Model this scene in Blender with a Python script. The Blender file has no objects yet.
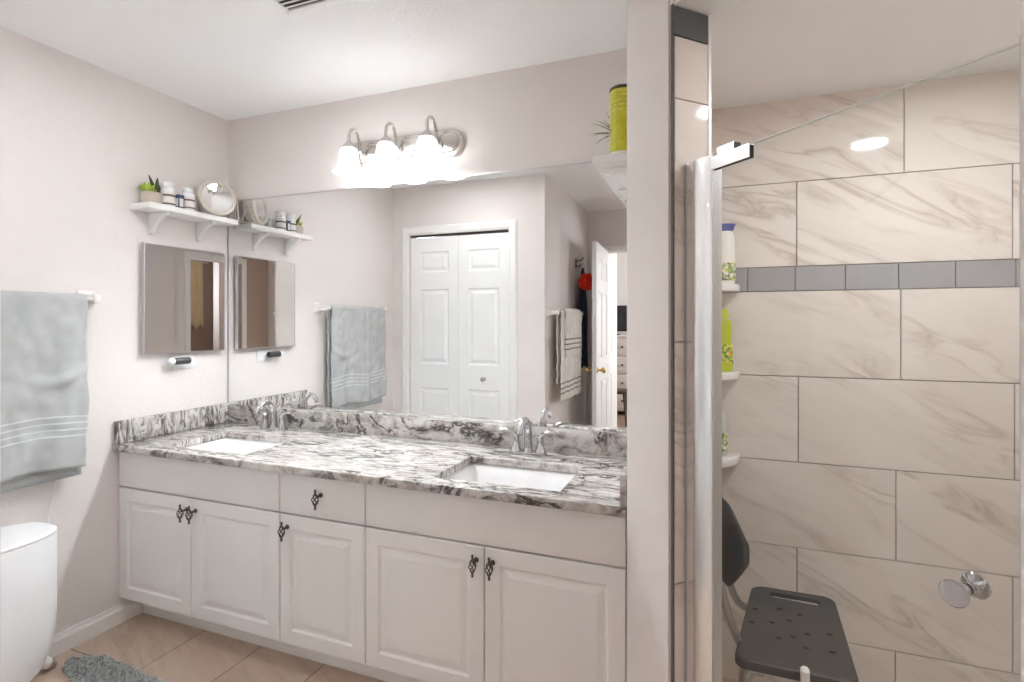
import bpy, bmesh, math, random
from mathutils import Matrix, Vector, noise

random.seed(7)
S = bpy.context.scene
COL = S.collection
PI = math.pi

# ------------------------------------------------------------------ camera, world, exposure
cam_d = bpy.data.cameras.new('camera')
cam_d.sensor_width = 36.0
cam_d.lens = 530.2 / 1024.0 * 36.0
cam_d.shift_y = -18.4 / 1024.0
cam_d.clip_start = 0.02
cam = bpy.data.objects.new('camera', cam_d)
COL.objects.link(cam)
cam.location = (2.453, -2.134, 1.349)
cam.rotation_euler = (PI / 2, 0, 0.36357)
S.camera = cam

world = bpy.data.worlds.new('world')
S.world = world
world.use_nodes = True
world.node_tree.nodes['Background'].inputs[0].default_value = (0.75, 0.85, 1.0, 1)
world.node_tree.nodes['Background'].inputs[1].default_value = 1.0

S.view_settings.view_transform = 'Standard'
S.view_settings.look = 'None'
S.view_settings.gamma = 1.0
S.view_settings.use_curve_mapping = False
S.view_settings.exposure = 3.33
S.cycles.max_bounces = 24
S.cycles.diffuse_bounces = 12
S.cycles.glossy_bounces = 8
S.cycles.transparent_max_bounces = 16
S.cycles.sample_clamp_indirect = 6.0

SHADE_E = 0.58        # vanity lamp shades
BULB_E = 88.0        # bulbs inside them
CAN_W = 16.0         # recessed shower light
FILL_CAN_E = 15.5    # added fill light in the unseen ceiling over the vanity floor
BED_W = 7.5         # daylight through the bedroom window
TOILET_W = 0.9      # daylight through the toilet room window


def area(name, loc, rot, sx, sy, power, color=(1, 1, 1), spread=None):
    d = bpy.data.lights.new(name, 'AREA')
    d.shape = 'RECTANGLE'
    d.size, d.size_y, d.energy, d.color = sx, sy, power, color
    if spread:
        d.spread = spread
    o = bpy.data.objects.new(name, d)
    COL.objects.link(o)
    o.location, o.rotation_euler = loc, rot
    return o


area('daylight_bedroom', (3.62, -4.9, 1.5), (0, PI / 2, 0), 1.3, 1.4, BED_W, (0.94, 0.97, 1.0))
area('daylight_toilet_room', (4.14, -2.55, 1.75), (0, PI / 2, 0), 0.7, 0.5, TOILET_W, (1.0, 0.97, 0.92))

# ------------------------------------------------------------------ dimensions
FZ = 0.025           # floor
CZ = 2.44            # ceiling
SZ = 2.15            # shower ceiling
XP = 2.222           # partition, vanity side
P0 = (2.222, -0.612)
P1 = (2.350, -0.740)
P2 = (2.437, -0.653)
P3 = (2.345, -0.561)
XR = 2.834           # right wall of the passage
YR = -1.231
YC = -1.59           # closet wall
XH = 1.297           # left wall of the passage
YE = -3.02           # end wall
R2 = math.sqrt(0.5)
Q0 = Vector((2.385, -0.706, 0))          # door line start
DD = Vector((R2, -R2, 0))                # along the door
DN = Vector((-R2, -R2, 0))               # door normal, to the outside


# ------------------------------------------------------------------ materials
def nodes_of(name):
    m = bpy.data.materials.new(name)
    m.use_nodes = True
    nt = m.node_tree
    b = nt.nodes['Principled BSDF']
    return m, nt, b


def N(nt, kind, **kw):
    n = nt.nodes.new(kind)
    for k, v in kw.items():
        if k.startswith('i_'):
            n.inputs[k[2:].replace('_', ' ')].default_value = v
        else:
            setattr(n, k, v)
    return n


def L(nt, a, b):
    nt.links.new(a, b)


def ramp(nt, stops):
    r = N(nt, 'ShaderNodeValToRGB')
    e = r.color_ramp.elements
    while len(e) < len(stops):
        e.new(0.5)
    for i, (p, c) in enumerate(stops):
        e[i].position = p
        e[i].color = (c[0], c[1], c[2], 1) if not isinstance(c, (int, float)) else (c, c, c, 1)
    return r


def mixc(nt, fac, a, b, mode='MIX'):
    n = N(nt, 'ShaderNodeMix', data_type='RGBA', blend_type=mode)
    for sock, v in ((n.inputs[0], fac), (n.inputs[6], a), (n.inputs[7], b)):
        if hasattr(v, 'links') or isinstance(v, bpy.types.NodeSocket):
            L(nt, v, sock)
        elif isinstance(v, (int, float)):
            sock.default_value = v
        else:
            sock.default_value = (v[0], v[1], v[2], 1)
    return n.outputs[2]


def math_n(nt, op, a, b=None):
    n = N(nt, 'ShaderNodeMath', operation=op)
    for i, v in enumerate((a, b)):
        if v is None:
            continue
        if isinstance(v, bpy.types.NodeSocket):
            L(nt, v, n.inputs[i])
        else:
            n.inputs[i].default_value = v
    return n.outputs[0]


def bump(nt, b, height, strength=0.2, dist=0.01):
    n = N(nt, 'ShaderNodeBump')
    n.inputs['Strength'].default_value = strength
    n.inputs['Distance'].default_value = dist
    L(nt, height, n.inputs['Height'])
    L(nt, n.outputs[0], b.inputs['Normal'])


def pm(name, color, rough=0.5, metal=0.0, grain=0.0, scale=200.0, var=0.0, vscale=8.0, spec=None, sheen=0.0):
    m, nt, b = nodes_of(name)
    b.inputs['Base Color'].default_value = (*color, 1)
    b.inputs['Roughness'].default_value = rough
    b.inputs['Metallic'].default_value = metal
    if spec is not None:
        b.inputs['Specular IOR Level'].default_value = spec
    if sheen:
        b.inputs['Sheen Weight'].default_value = sheen
    tc = N(nt, 'ShaderNodeTexCoord')
    if grain:
        n = N(nt, 'ShaderNodeTexNoise')
        n.inputs['Scale'].default_value = scale
        n.inputs['Detail'].default_value = 3
        L(nt, tc.outputs['Object'], n.inputs['Vector'])
        bump(nt, b, n.outputs[0], grain, 0.003)
    if var:
        n = N(nt, 'ShaderNodeTexNoise')
        n.inputs['Scale'].default_value = vscale
        n.inputs['Detail'].default_value = 4
        L(nt, tc.outputs['Object'], n.inputs['Vector'])
        c2 = tuple(max(0, c * (1 - var)) for c in color)
        c1 = tuple(min(1, c * (1 + var)) for c in color)
        L(nt, mixc(nt, n.outputs[0], c2, c1), b.inputs['Base Color'])
    return m


def emit(name, color, strength):
    m, nt, b = nodes_of(name)
    b.inputs['Base Color'].default_value = (*color, 1)
    b.inputs['Emission Color'].default_value = (*color, 1)
    b.inputs['Emission Strength'].default_value = strength
    return m


def glass_mat(name, tint, ior=1.45):
    m = bpy.data.materials.new(name)
    m.use_nodes = True
    nt = m.node_tree
    nt.nodes.clear()
    out = N(nt, 'ShaderNodeOutputMaterial')
    t = N(nt, 'ShaderNodeBsdfTransparent')
    t.inputs[0].default_value = (*tint, 1)
    g = N(nt, 'ShaderNodeBsdfGlossy')
    g.inputs['Roughness'].default_value = 0.0
    # Schlick reflectance, the same from both faces of the pane
    ge = N(nt, 'ShaderNodeNewGeometry')
    dt = N(nt, 'ShaderNodeVectorMath', operation='DOT_PRODUCT')
    L(nt, ge.outputs['Incoming'], dt.inputs[0])
    L(nt, ge.outputs['Normal'], dt.inputs[1])
    inv = math_n(nt, 'SUBTRACT', 1.0, math_n(nt, 'ABSOLUTE', dt.outputs['Value']))
    r0 = ((ior - 1) / (ior + 1)) ** 2
    fr = math_n(nt, 'ADD', math_n(nt, 'MULTIPLY', math_n(nt, 'POWER', inv, 5.0), 1 - r0), r0)
    mx = N(nt, 'ShaderNodeMixShader')
    L(nt, fr, mx.inputs[0])
    L(nt, t.outputs[0], mx.inputs[1])
    L(nt, g.outputs[0], mx.inputs[2])
    L(nt, mx.outputs[0], out.inputs[0])
    return m


def mirror_mat(name, color):
    m = bpy.data.materials.new(name)
    m.use_nodes = True
    nt = m.node_tree
    nt.nodes.clear()
    out = N(nt, 'ShaderNodeOutputMaterial')
    g = N(nt, 'ShaderNodeBsdfGlossy')
    g.inputs[0].default_value = (*color, 1)
    g.inputs['Roughness'].default_value = 0.0
    L(nt, g.outputs[0], out.inputs[0])
    return m


def granite_mat():
    m, nt, b = nodes_of('granite')
    tc = N(nt, 'ShaderNodeTexCoord')
    mp = N(nt, 'ShaderNodeMapping')
    mp.inputs['Rotation'].default_value = (0.3, 0.15, math.radians(-24))
    mp.inputs['Scale'].default_value = (1.0, 4.2, 1.3)
    L(nt, tc.outputs['Object'], mp.inputs['Vector'])
    n1 = N(nt, 'ShaderNodeTexNoise', i_Scale=2.2, i_Detail=9.0, i_Roughness=0.62, i_Distortion=1.6)
    L(nt, mp.outputs[0], n1.inputs['Vector'])
    n2 = N(nt, 'ShaderNodeTexNoise', i_Scale=14.0, i_Detail=8.0, i_Roughness=0.7, i_Distortion=0.8)
    L(nt, mp.outputs[0], n2.inputs['Vector'])
    n3 = N(nt, 'ShaderNodeTexNoise', i_Scale=1.3, i_Detail=6.0, i_Roughness=0.6, i_Distortion=2.4)
    L(nt, mp.outputs[0], n3.inputs['Vector'])
    # long dark veins: thin band of a distorted noise
    v = math_n(nt, 'ABSOLUTE', math_n(nt, 'SUBTRACT', n1.outputs[0], 0.5))
    vein = ramp(nt, [(0.0, 1.0), (0.012, 0.9), (0.034, 0.0)])
    L(nt, v, vein.inputs[0])
    gate = ramp(nt, [(0.42, 0.0), (0.52, 1.0)])
    L(nt, n3.outputs[0], gate.inputs[0])
    veinf = math_n(nt, 'MULTIPLY', vein.outputs[0], gate.outputs[0])
    # fine grey speckle streaks
    fine = ramp(nt, [(0.28, (0.05, 0.045, 0.042)), (0.37, (0.21, 0.185, 0.165)), (0.455, (0.40, 0.362, 0.33)), (0.57, (0.62, 0.605, 0.59))])
    L(nt, n2.outputs[0], fine.inputs[0])
    base = mixc(nt, math_n(nt, 'MULTIPLY', veinf, 0.93), fine.outputs[0], (0.035, 0.033, 0.034))
    L(nt, base, b.inputs['Base Color'])
    b.inputs['Roughness'].default_value = 0.12
    return m


def tile_mat(name, c0, c1, c2, rough, sc=1.0, vs=0.75):
    # veined porcelain; the UV map gives every tile its own patch of veining
    m, nt, b = nodes_of(name)
    uv = N(nt, 'ShaderNodeUVMap', uv_map='tile')
    mp = N(nt, 'ShaderNodeMapping')
    mp.inputs['Rotation'].default_value = (0, 0, math.radians(27))
    L(nt, uv.outputs[0], mp.inputs['Vector'])
    mp2 = N(nt, 'ShaderNodeMapping')
    mp2.inputs['Scale'].default_value = (1.3 * sc, 6.5 * sc, 1)
    L(nt, mp.outputs[0], mp2.inputs['Vector'])
    n1 = N(nt, 'ShaderNodeTexNoise', i_Scale=1.5, i_Detail=7.0, i_Roughness=0.55, i_Distortion=0.9)
    L(nt, mp2.outputs[0], n1.inputs['Vector'])
    n2 = N(nt, 'ShaderNodeTexNoise', i_Scale=0.8, i_Detail=4.0, i_Roughness=0.5, i_Distortion=0.5)
    L(nt, mp2.outputs[0], n2.inputs['Vector'])
    v = math_n(nt, 'ABSOLUTE', math_n(nt, 'SUBTRACT', n1.outputs[0], 0.52))
    vein = ramp(nt, [(0.0, 1.0), (0.018, 0.55), (0.075, 0.0)])
    L(nt, v, vein.inputs[0])
    gate = ramp(nt, [(0.46, 0.0), (0.62, 1.0)])
    L(nt, n2.outputs[0], gate.inputs[0])
    cloud = ramp(nt, [(0.42, 0.0), (0.72, 1.0)])
    L(nt, n1.outputs[0], cloud.inputs[0])
    a = mixc(nt, math_n(nt, 'MULTIPLY', cloud.outputs[0], 0.55), c0, c1)
    bcol = mixc(nt, math_n(nt, 'MULTIPLY', math_n(nt, 'MULTIPLY', vein.outputs[0], gate.outputs[0]), vs), a, c2)
    L(nt, bcol, b.inputs['Base Color'])
    b.inputs['Roughness'].default_value = rough
    return m


def towel_mat(name, color, bands, band_color, grain=1.0):
    # bands: list of (v0, v1) along the cloth, metres from the front hem (UV v)
    m, nt, b = nodes_of(name)
    uv = N(nt, 'ShaderNodeUVMap', uv_map='cloth')
    sep = N(nt, 'ShaderNodeSeparateXYZ')
    L(nt, uv.outputs[0], sep.inputs[0])
    f = None
    for v0, v1 in bands:
        g = math_n(nt, 'MULTIPLY', math_n(nt, 'GREATER_THAN', sep.outputs[1], v0), math_n(nt, 'LESS_THAN', sep.outputs[1], v1))
        f = g if f is None else math_n(nt, 'MAXIMUM', f, g)
    n = N(nt, 'ShaderNodeTexNoise', i_Scale=420.0, i_Detail=2.0)
    L(nt, uv.outputs[0], n.inputs['Vector'])
    n2 = N(nt, 'ShaderNodeTexNoise', i_Scale=11.0, i_Detail=7.0)
    L(nt, uv.outputs[0], n2.inputs['Vector'])
    dark = tuple(c * 0.70 for c in color)
    lite = tuple(min(1, c * 1.24) for c in color)
    c = mixc(nt, n2.outputs[0], dark, lite)
    c = mixc(nt, math_n(nt, 'MULTIPLY', n.outputs[0], 0.25), c, tuple(x * 0.55 for x in color))
    if f is not None:
        c = mixc(nt, f, c, band_color)
    L(nt, c, b.inputs['Base Color'])
    b.inputs['Roughness'].default_value = 0.95
    b.inputs['Specular IOR Level'].default_value = 0.1
    b.inputs['Sheen Weight'].default_value = 0.25
    bump(nt, b, n.outputs[0], 0.6 * grain, 0.004)
    return m


M = {}
M['paint'] = pm('wall_paint', (0.765, 0.722, 0.70), 0.7, grain=0.35, scale=55.0, spec=0.25)
M['paint_dark'] = pm('taupe_wall_paint', (0.36, 0.275, 0.225), 0.75, grain=0.3, scale=60.0, spec=0.2)
M['paint_brown'] = pm('brown_wall_paint', (0.47, 0.355, 0.295), 0.75, grain=0.3, scale=60.0, spec=0.2)
M['ceiling'] = pm('ceiling_paint', (0.88, 0.885, 0.885), 0.85, grain=0.3, scale=80.0, spec=0.1)
M['white_trim'] = pm('white_trim_paint', (0.84, 0.835, 0.825), 0.4, grain=0.04, scale=30.0)
M['white_door'] = pm('white_door_paint', (0.85, 0.86, 0.86), 0.38, grain=0.05, scale=90.0)
M['cabinet'] = pm('white_cabinet_foil', (0.825, 0.81, 0.80), 0.42, grain=0.03, scale=60.0)
M['granite'] = granite_mat()
M['porcelain'] = pm('white_porcelain', (0.86, 0.86, 0.86), 0.08, grain=0.01, scale=10)
M['ceramic'] = pm('white_ceramic', (0.82, 0.80, 0.78), 0.18, grain=0.01, scale=10)
M['chrome'] = pm('chrome', (0.60, 0.60, 0.615), 0.07, 1.0, grain=0.01, scale=20)
M['nickel'] = pm('brushed_nickel', (0.60, 0.565, 0.53), 0.26, 1.0, grain=0.04, scale=300)
M['alu'] = pm('polished_aluminium', (0.93, 0.935, 0.945), 0.24, 1.0, grain=0.012, scale=9)
M['alu_dull'] = pm('satin_aluminium', (0.62, 0.62, 0.63), 0.38, 1.0, grain=0.02, scale=80)
M['pewter'] = pm('dark_pewter', (0.11, 0.10, 0.095), 0.42, 0.85, grain=0.3, scale=260)
M['brass'] = pm('brass', (0.72, 0.50, 0.20), 0.2, 1.0, grain=0.02, scale=60)
M['shelf_white'] = pm('shelf_white', (0.84, 0.835, 0.82), 0.4, grain=0.03, scale=70)
M['dark_gap'] = pm('dark_gap', (0.05, 0.045, 0.04), 0.8, grain=0.1)
M['mirror'] = mirror_mat('silvered_glass', (0.90, 0.905, 0.90))
M['mirror_bronze'] = mirror_mat('mirror_glass_old', (0.80, 0.79, 0.78))
M['shower_pan'] = pm('pale_shower_pan', (0.74, 0.69, 0.64), 0.4, grain=0.1, scale=60)
M['glass_edge'] = pm('glass_edge_glint', (0.80, 0.83, 0.82), 0.2, grain=0.02)
M['glass'] = glass_mat('clear_glass', (0.975, 0.985, 0.98))
M['shade'] = emit('frosted_lamp_glass', (0.98, 0.99, 1.0), SHADE_E)
M['bulb'] = emit('lamp_bulb', (0.925, 0.97, 1.0), BULB_E)
M['lens_fill'] = emit('fill_light_lens', (0.97, 0.985, 1.0), FILL_CAN_E)
M['lens'] = emit('recessed_lens', (0.97, 0.985, 1.0), 24.0)
M['plastic_white'] = pm('white_plastic', (0.82, 0.83, 0.84), 0.32, grain=0.02, scale=40)
M['plastic_grey'] = pm('grey_plastic', (0.046, 0.044, 0.043), 0.55, grain=0.25, scale=320, var=0.2, vscale=14)
M['plastic_dark'] = pm('dark_plastic', (0.05, 0.05, 0.055), 0.35, grain=0.05, scale=100)
M['tube_metal'] = pm('matt_tube_metal', (0.48, 0.46, 0.44), 0.35, 1.0, grain=0.02, scale=60)
M['tile'] = tile_mat('marble_look_tile', (0.78, 0.715, 0.66), (0.71, 0.64, 0.58), (0.46, 0.38, 0.32), 0.06)
M['grout'] = pm('grout', (0.36, 0.31, 0.27), 0.9, grain=0.3, scale=200)
M['strip'] = pm('grey_glass_tile', (0.36, 0.355, 0.36), 0.16, grain=0.03, scale=40, var=0.12, vscale=5)
M['jamb_bead'] = pm('dark_sealant_bead', (0.13, 0.11, 0.10), 0.8, grain=0.1, scale=60)
M['slate'] = pm('dark_grey_tile', (0.115, 0.122, 0.124), 0.35, grain=0.05, scale=60, var=0.1)
M['floor_tile'] = tile_mat('brown_floor_tile', (0.56, 0.44, 0.35), (0.42, 0.315, 0.24), (0.30, 0.22, 0.165), 0.35, 1.6, 0.45)
M['floor_grout'] = pm('floor_grout', (0.16, 0.125, 0.10), 0.9, grain=0.3)
M['wood_floor'] = pm('wood_floor', (0.25, 0.17, 0.12), 0.4, grain=0.1, scale=20, var=0.25, vscale=6)
M['towel_blue'] = towel_mat('grey_blue_terry', (0.515, 0.535, 0.535), [(0.125, 0.131), (0.150, 0.156), (0.175, 0.181), (0.200, 0.206)], (0.66, 0.70, 0.71))
M['towel_cream'] = towel_mat('cream_terry', (0.84, 0.79, 0.73), [(0.055, 0.066), (0.092, 0.103), (0.130, 0.142)], (0.22, 0.185, 0.155))
M['mat'] = pm('grey_shag', (0.50, 0.52, 0.52), 0.95, grain=0.6, scale=300, var=0.35, vscale=60, spec=0.1)
M['leaf'] = pm('succulent_green', (0.36, 0.47, 0.06), 0.5, grain=0.05, scale=60, var=0.25, vscale=40)
M['leaf_dark'] = pm('dark_leaf', (0.075, 0.085, 0.05), 0.5, grain=0.05, scale=60, var=0.3, vscale=40)
M['airplant'] = pm('air_plant_green', (0.19, 0.24, 0.13), 0.6, grain=0.1, scale=100, var=0.25, vscale=30)
M['stone_pot'] = pm('beige_stone', (0.56, 0.49, 0.43), 0.85, grain=0.3, scale=120, var=0.12, vscale=30)
M['soil'] = pm('soil', (0.07, 0.05, 0.035), 0.95, grain=0.6, scale=80)
M['label_brown'] = pm('brown_print', (0.17, 0.12, 0.10), 0.6, grain=0.02)
M['label_paper'] = pm('paper_label', (0.75, 0.74, 0.72), 0.6, grain=0.02)
M['navy'] = pm('navy_card', (0.05, 0.065, 0.14), 0.5, grain=0.02)
M['teal_cup'] = pm('pale_teal_glaze', (0.50, 0.60, 0.59), 0.3, grain=0.02)
M['cream_metal'] = pm('cream_enamel', (0.66, 0.605, 0.55), 0.35, 0.1, grain=0.02)
M['red_net'] = pm('red_mesh', (0.75, 0.045, 0.02), 0.7, grain=0.4, scale=120)
M['navy_cloth'] = pm('dark_blue_cloth', (0.028, 0.042, 0.075), 0.95, grain=0.4, scale=90, var=0.6, vscale=22)
M['black_cloth'] = pm('black_cloth', (0.012, 0.012, 0.016), 0.95, grain=0.4, scale=90)
M['curtain'] = pm('cream_curtain', (0.70, 0.58, 0.38), 0.9, grain=0.2, scale=60)
M['tv'] = pm('black_screen', (0.01, 0.01, 0.012), 0.2, grain=0.01)
M['furn_white'] = pm('white_furniture', (0.62, 0.57, 0.53), 0.5, grain=0.02)
M['dark_wood'] = pm('dark_wood', (0.05, 0.03, 0.022), 0.45, grain=0.05)
M['cap_blue'] = pm('blue_cap', (0.07, 0.09, 0.32), 0.4, grain=0.02)
M['white_bottle'] = pm('white_bottle', (0.80, 0.76, 0.70), 0.35, grain=0.02)
M['green_bottle'] = pm('yellow_green_bottle', (0.50, 0.56, 0.03), 0.25, grain=0.02)
M['orange_label'] = pm('orange_label', (0.80, 0.32, 0.05), 0.4, grain=0.02, var=0.3, vscale=30)
M['green_label'] = pm('green_label', (0.13, 0.24, 0.10), 0.4, grain=0.02, var=0.3, vscale=30)


def print_mat(name, base, spots, thr=0.5, scale=45.0):
    # printed label: coloured patches on the bottle's own colour
    m, nt, b = nodes_of(name)
    tc = N(nt, 'ShaderNodeTexCoord')
    c = None
    for k, col_ in enumerate(spots):
        n = N(nt, 'ShaderNodeTexNoise', i_Scale=scale * (1 + 0.3 * k), i_Detail=2.0)
        mp = N(nt, 'ShaderNodeMapping')
        mp.inputs['Location'].default_value = (3.1 * k, 1.7 * k, 0.4)
        L(nt, tc.outputs['Object'], mp.inputs['Vector'])
        L(nt, mp.outputs[0], n.inputs['Vector'])
        f = math_n(nt, 'GREATER_THAN', n.outputs[0], thr)
        c = mixc(nt, f, c if c is not None else base, col_)
    L(nt, c, b.inputs['Base Color'])
    b.inputs['Roughness'].default_value = 0.35
    return m


M['orange_label'] = print_mat('orange_fruit_label', (0.55, 0.58, 0.04), [(0.80, 0.33, 0.04), (0.75, 0.62, 0.10), (0.10, 0.28, 0.05)], 0.53)
M['green_label'] = print_mat('flower_label', (0.78, 0.74, 0.68), [(0.62, 0.55, 0.08), (0.10, 0.16, 0.08), (0.30, 0.42, 0.12)], 0.54, 60.0)
M['clear_bottle'] = pm('cloudy_bottle', (0.55, 0.56, 0.52), 0.25, grain=0.02)


def tin_mat():
    m, nt, b = nodes_of('printed_tin')
    tc = N(nt, 'ShaderNodeTexCoord')
    sep = N(nt, 'ShaderNodeSeparateXYZ')
    L(nt, tc.outputs['Object'], sep.inputs[0])
    n = N(nt, 'ShaderNodeTexNoise', i_Scale=26.0, i_Detail=5.0)
    L(nt, tc.outputs['Object'], n.inputs['Vector'])
    c = mixc(nt, n.outputs[0], (0.36, 0.37, 0.01), (0.70, 0.66, 0.03))
    # pale printed lines in the upper half, a darker scene below
    w = math_n(nt, 'SINE', math_n(nt, 'MULTIPLY', sep.outputs[2], 420.0))
    lines = math_n(nt, 'MULTIPLY', math_n(nt, 'GREATER_THAN', w, 0.55), math_n(nt, 'GREATER_THAN', sep.outputs[2], 0.125))
    n2 = N(nt, 'ShaderNodeTexNoise', i_Scale=90.0, i_Detail=2.0)
    L(nt, tc.outputs['Object'], n2.inputs['Vector'])
    lines = math_n(nt, 'MULTIPLY', lines, math_n(nt, 'GREATER_THAN', n2.outputs[0], 0.47))
    c = mixc(nt, math_n(nt, 'MULTIPLY', lines, 0.45), c, (0.80, 0.78, 0.45))
    n3 = N(nt, 'ShaderNodeTexNoise', i_Scale=18.0, i_Detail=3.0)
    L(nt, tc.outputs['Object'], n3.inputs['Vector'])
    band = math_n(nt, 'MULTIPLY', math_n(nt, 'LESS_THAN', sep.outputs[2], 0.085), math_n(nt, 'GREATER_THAN', sep.outputs[2], 0.045))
    c = mixc(nt, math_n(nt, 'MULTIPLY', band, math_n(nt, 'GREATER_THAN', n3.outputs[0], 0.5)), c, (0.20, 0.16, 0.02))
    L(nt, c, b.inputs['Base Color'])
    b.inputs['Roughness'].default_value = 0.4
    return m


M['tin'] = tin_mat()

# ------------------------------------------------------------------ mesh helpers
MW = {}


def new():
    return bmesh.new()


def add_box(bm, x0, x1, y0, y1, z0, z1, bev=0.0, seg=2, mat=None):
    t = bmesh.new()
    bmesh.ops.create_cube(t, size=1.0)
    for v in t.verts:
        v.co = Vector(((x0 + x1) / 2 + v.co.x * (x1 - x0), (y0 + y1) / 2 + v.co.y * (y1 - y0), (z0 + z1) / 2 + v.co.z * (z1 - z0)))
    if bev:
        bmesh.ops.bevel(t, geom=t.edges[:], offset=bev, segments=seg, profile=0.5, affect='EDGES')
    if mat:
        t.transform(mat)
    merge(bm, t)
    return bm


def merge(bm, t):
    me = bpy.data.meshes.new('tmp')
    t.to_mesh(me)
    t.free()
    bm.from_mesh(me)
    bpy.data.meshes.remove(me)


def add_tube(bm, pts, r, n=12, cap=True, flat=1.0):
    pts = [Vector(p) for p in pts]
    rs = r if isinstance(r, (list, tuple)) else [r] * len(pts)
    rings = []
    tang = []
    for i in range(len(pts)):
        a = pts[max(0, i - 1)]
        b = pts[min(len(pts) - 1, i + 1)]
        tang.append((b - a).normalized())
    up = Vector((0, 0, 1)) if abs(tang[0].z) < 0.9 else Vector((1, 0, 0))
    nrm = (up - tang[0] * up.dot(tang[0])).normalized()
    for i, p in enumerate(pts):
        t = tang[i]
        nrm = (nrm - t * nrm.dot(t)).normalized()
        bi = t.cross(nrm)
        rings.append([bm.verts.new(p + (nrm * math.cos(2 * PI * k / n) + bi * math.sin(2 * PI * k / n) * flat) * rs[i]) for k in range(n)])
    for a, b in zip(rings, rings[1:]):
        for k in range(n):
            bm.faces.new((a[k], a[(k + 1) % n], b[(k + 1) % n], b[k]))
    if cap:
        bm.faces.new(list(reversed(rings[0])))
        bm.faces.new(rings[-1])
    return bm


def smooth_path(pts, sub=6):
    # Catmull-Rom through the points
    P = [Vector(p) for p in pts]
    P = [P[0] * 2 - P[1]] + P + [P[-1] * 2 - P[-2]]
    out = []
    for i in range(1, len(P) - 2):
        for s in range(sub):
            t = s / sub
            a, b, c, d = P[i - 1], P[i], P[i + 1], P[i + 2]
            out.append(0.5 * ((2 * b) + (c - a) * t + (2 * a - 5 * b + 4 * c - d) * t * t + (3 * b - a - 3 * c + d) * t ** 3))
    out.append(P[-2])
    return out


def add_lathe(bm, prof, n=32, mat=None, close=True):
    t = bmesh.new()
    rings = []
    for r, z in prof:
        if r < 1e-6:
            rings.append([t.verts.new((0, 0, z))])
        else:
            rings.append([t.verts.new((r * math.cos(2 * PI * k / n), r * math.sin(2 * PI * k / n), z)) for k in range(n)])
    for a, b in zip(rings, rings[1:]):
        for k in range(n):
            k2 = (k + 1) % n
            if len(a) == 1 and len(b) == 1:
                continue
            if len(a) == 1:
                t.faces.new((a[0], b[k2], b[k]))
            elif len(b) == 1:
                t.faces.new((a[k], a[k2], b[0]))
            else:
                t.faces.new((a[k], a[k2], b[k2], b[k]))
    if close:
        if len(rings[0]) > 1:
            t.faces.new(list(reversed(rings[0])))
        if len(rings[-1]) > 1:
            t.faces.new(rings[-1])
    if mat:
        t.transform(mat)
    merge(bm, t)
    return bm


def add_prism(bm, poly, z0, z1, mat=None, bev=0.0):
    t = bmesh.new()
    lo = [t.verts.new((x, y, z0)) for x, y in poly]
    hi = [t.verts.new((x, y, z1)) for x, y in poly]
    n = len(poly)
    t.faces.new(list(reversed(lo)))
    t.faces.new(hi)
    for i in range(n):
        j = (i + 1) % n
        t.faces.new((lo[i], lo[j], hi[j], hi[i]))
    bmesh.ops.recalc_face_normals(t, faces=t.faces[:])
    if bev:
        bmesh.ops.bevel(t, geom=t.edges[:], offset=bev, segments=2, profile=0.5, affect='EDGES')
    if mat:
        t.transform(mat)
    merge(bm, t)
    return bm


# prism axes: (u,v,w) -> world; XZ: polygon in x,z extruded along y
XZ = Matrix(((1, 0, 0, 0), (0, 0, 1, 0), (0, 1, 0, 0), (0, 0, 0, 1)))
YZ = Matrix(((0, 0, 1, 0), (1, 0, 0, 0), (0, 1, 0, 0), (0, 0, 0, 1)))


def rrect(x0, x1, y0, y1, r, n=5):
    out = []
    for cx, cy, a in ((x1 - r, y1 - r, 0), (x0 + r, y1 - r, PI / 2), (x0 + r, y0 + r, PI), (x1 - r, y0 + r, 1.5 * PI)):
        for k in range(n + 1):
            b = a + PI / 2 * k / n
            out.append((cx + r * math.cos(b), cy + r * math.sin(b)))
    return out


def loft(bm, rings, cap0=True, cap1=True):
    vs = [[bm.verts.new(p) for p in r] for r in rings]
    n = len(vs[0])
    for a, b in zip(vs, vs[1:]):
        for k in range(n):
            bm.faces.new((a[k], a[(k + 1) % n], b[(k + 1) % n], b[k]))
    if cap0:
        bm.faces.new(list(reversed(vs[0])))
    if cap1:
        bm.faces.new(vs[-1])
    return bm


def obj(name, bm, mat, parent=None, kind=None, label=None, flat=False, angle=40, local=False, recalc=True):
    if recalc:
        bmesh.ops.recalc_face_normals(bm, faces=bm.faces[:])
    me = bpy.data.meshes.new(name)
    if parent is not None and not local:
        bm.transform(MW[parent.name].inverted())
    bm.to_mesh(me)
    bm.free()
    me.materials.append(mat)
    if not flat:
        me.shade_smooth()
        me.set_sharp_from_angle(angle=math.radians(angle))
    o = bpy.data.objects.new(name, me)
    COL.objects.link(o)
    if parent is not None:
        o.parent = parent
        MW[o.name] = MW[parent.name].copy()
    else:
        MW[o.name] = Matrix.Identity(4)
    if kind:
        o['kind'] = kind
    if label:
        o['label'] = label
    return o


def tag(o, label, cat, group=None, kind=None):
    o['label'] = label
    o['category'] = cat
    if group:
        o['group'] = group
    if kind:
        o['kind'] = kind
    return o


def thing(name, label, cat, loc=(0, 0, 0), rz=0.0, group=None):
    o = bpy.data.objects.new(name, None)
    o.empty_display_size = 0.05
    COL.objects.link(o)
    o.location = loc
    o.rotation_euler = (0, 0, rz)
    MW[o.name] = Matrix.Translation(loc) @ Matrix.Rotation(rz, 4, 'Z')
    return tag(o, label, cat, group)


def struct(name, bm, mat, parent=None, **kw):
    return obj(name, bm, mat, parent, kind='structure', **kw)


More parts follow.
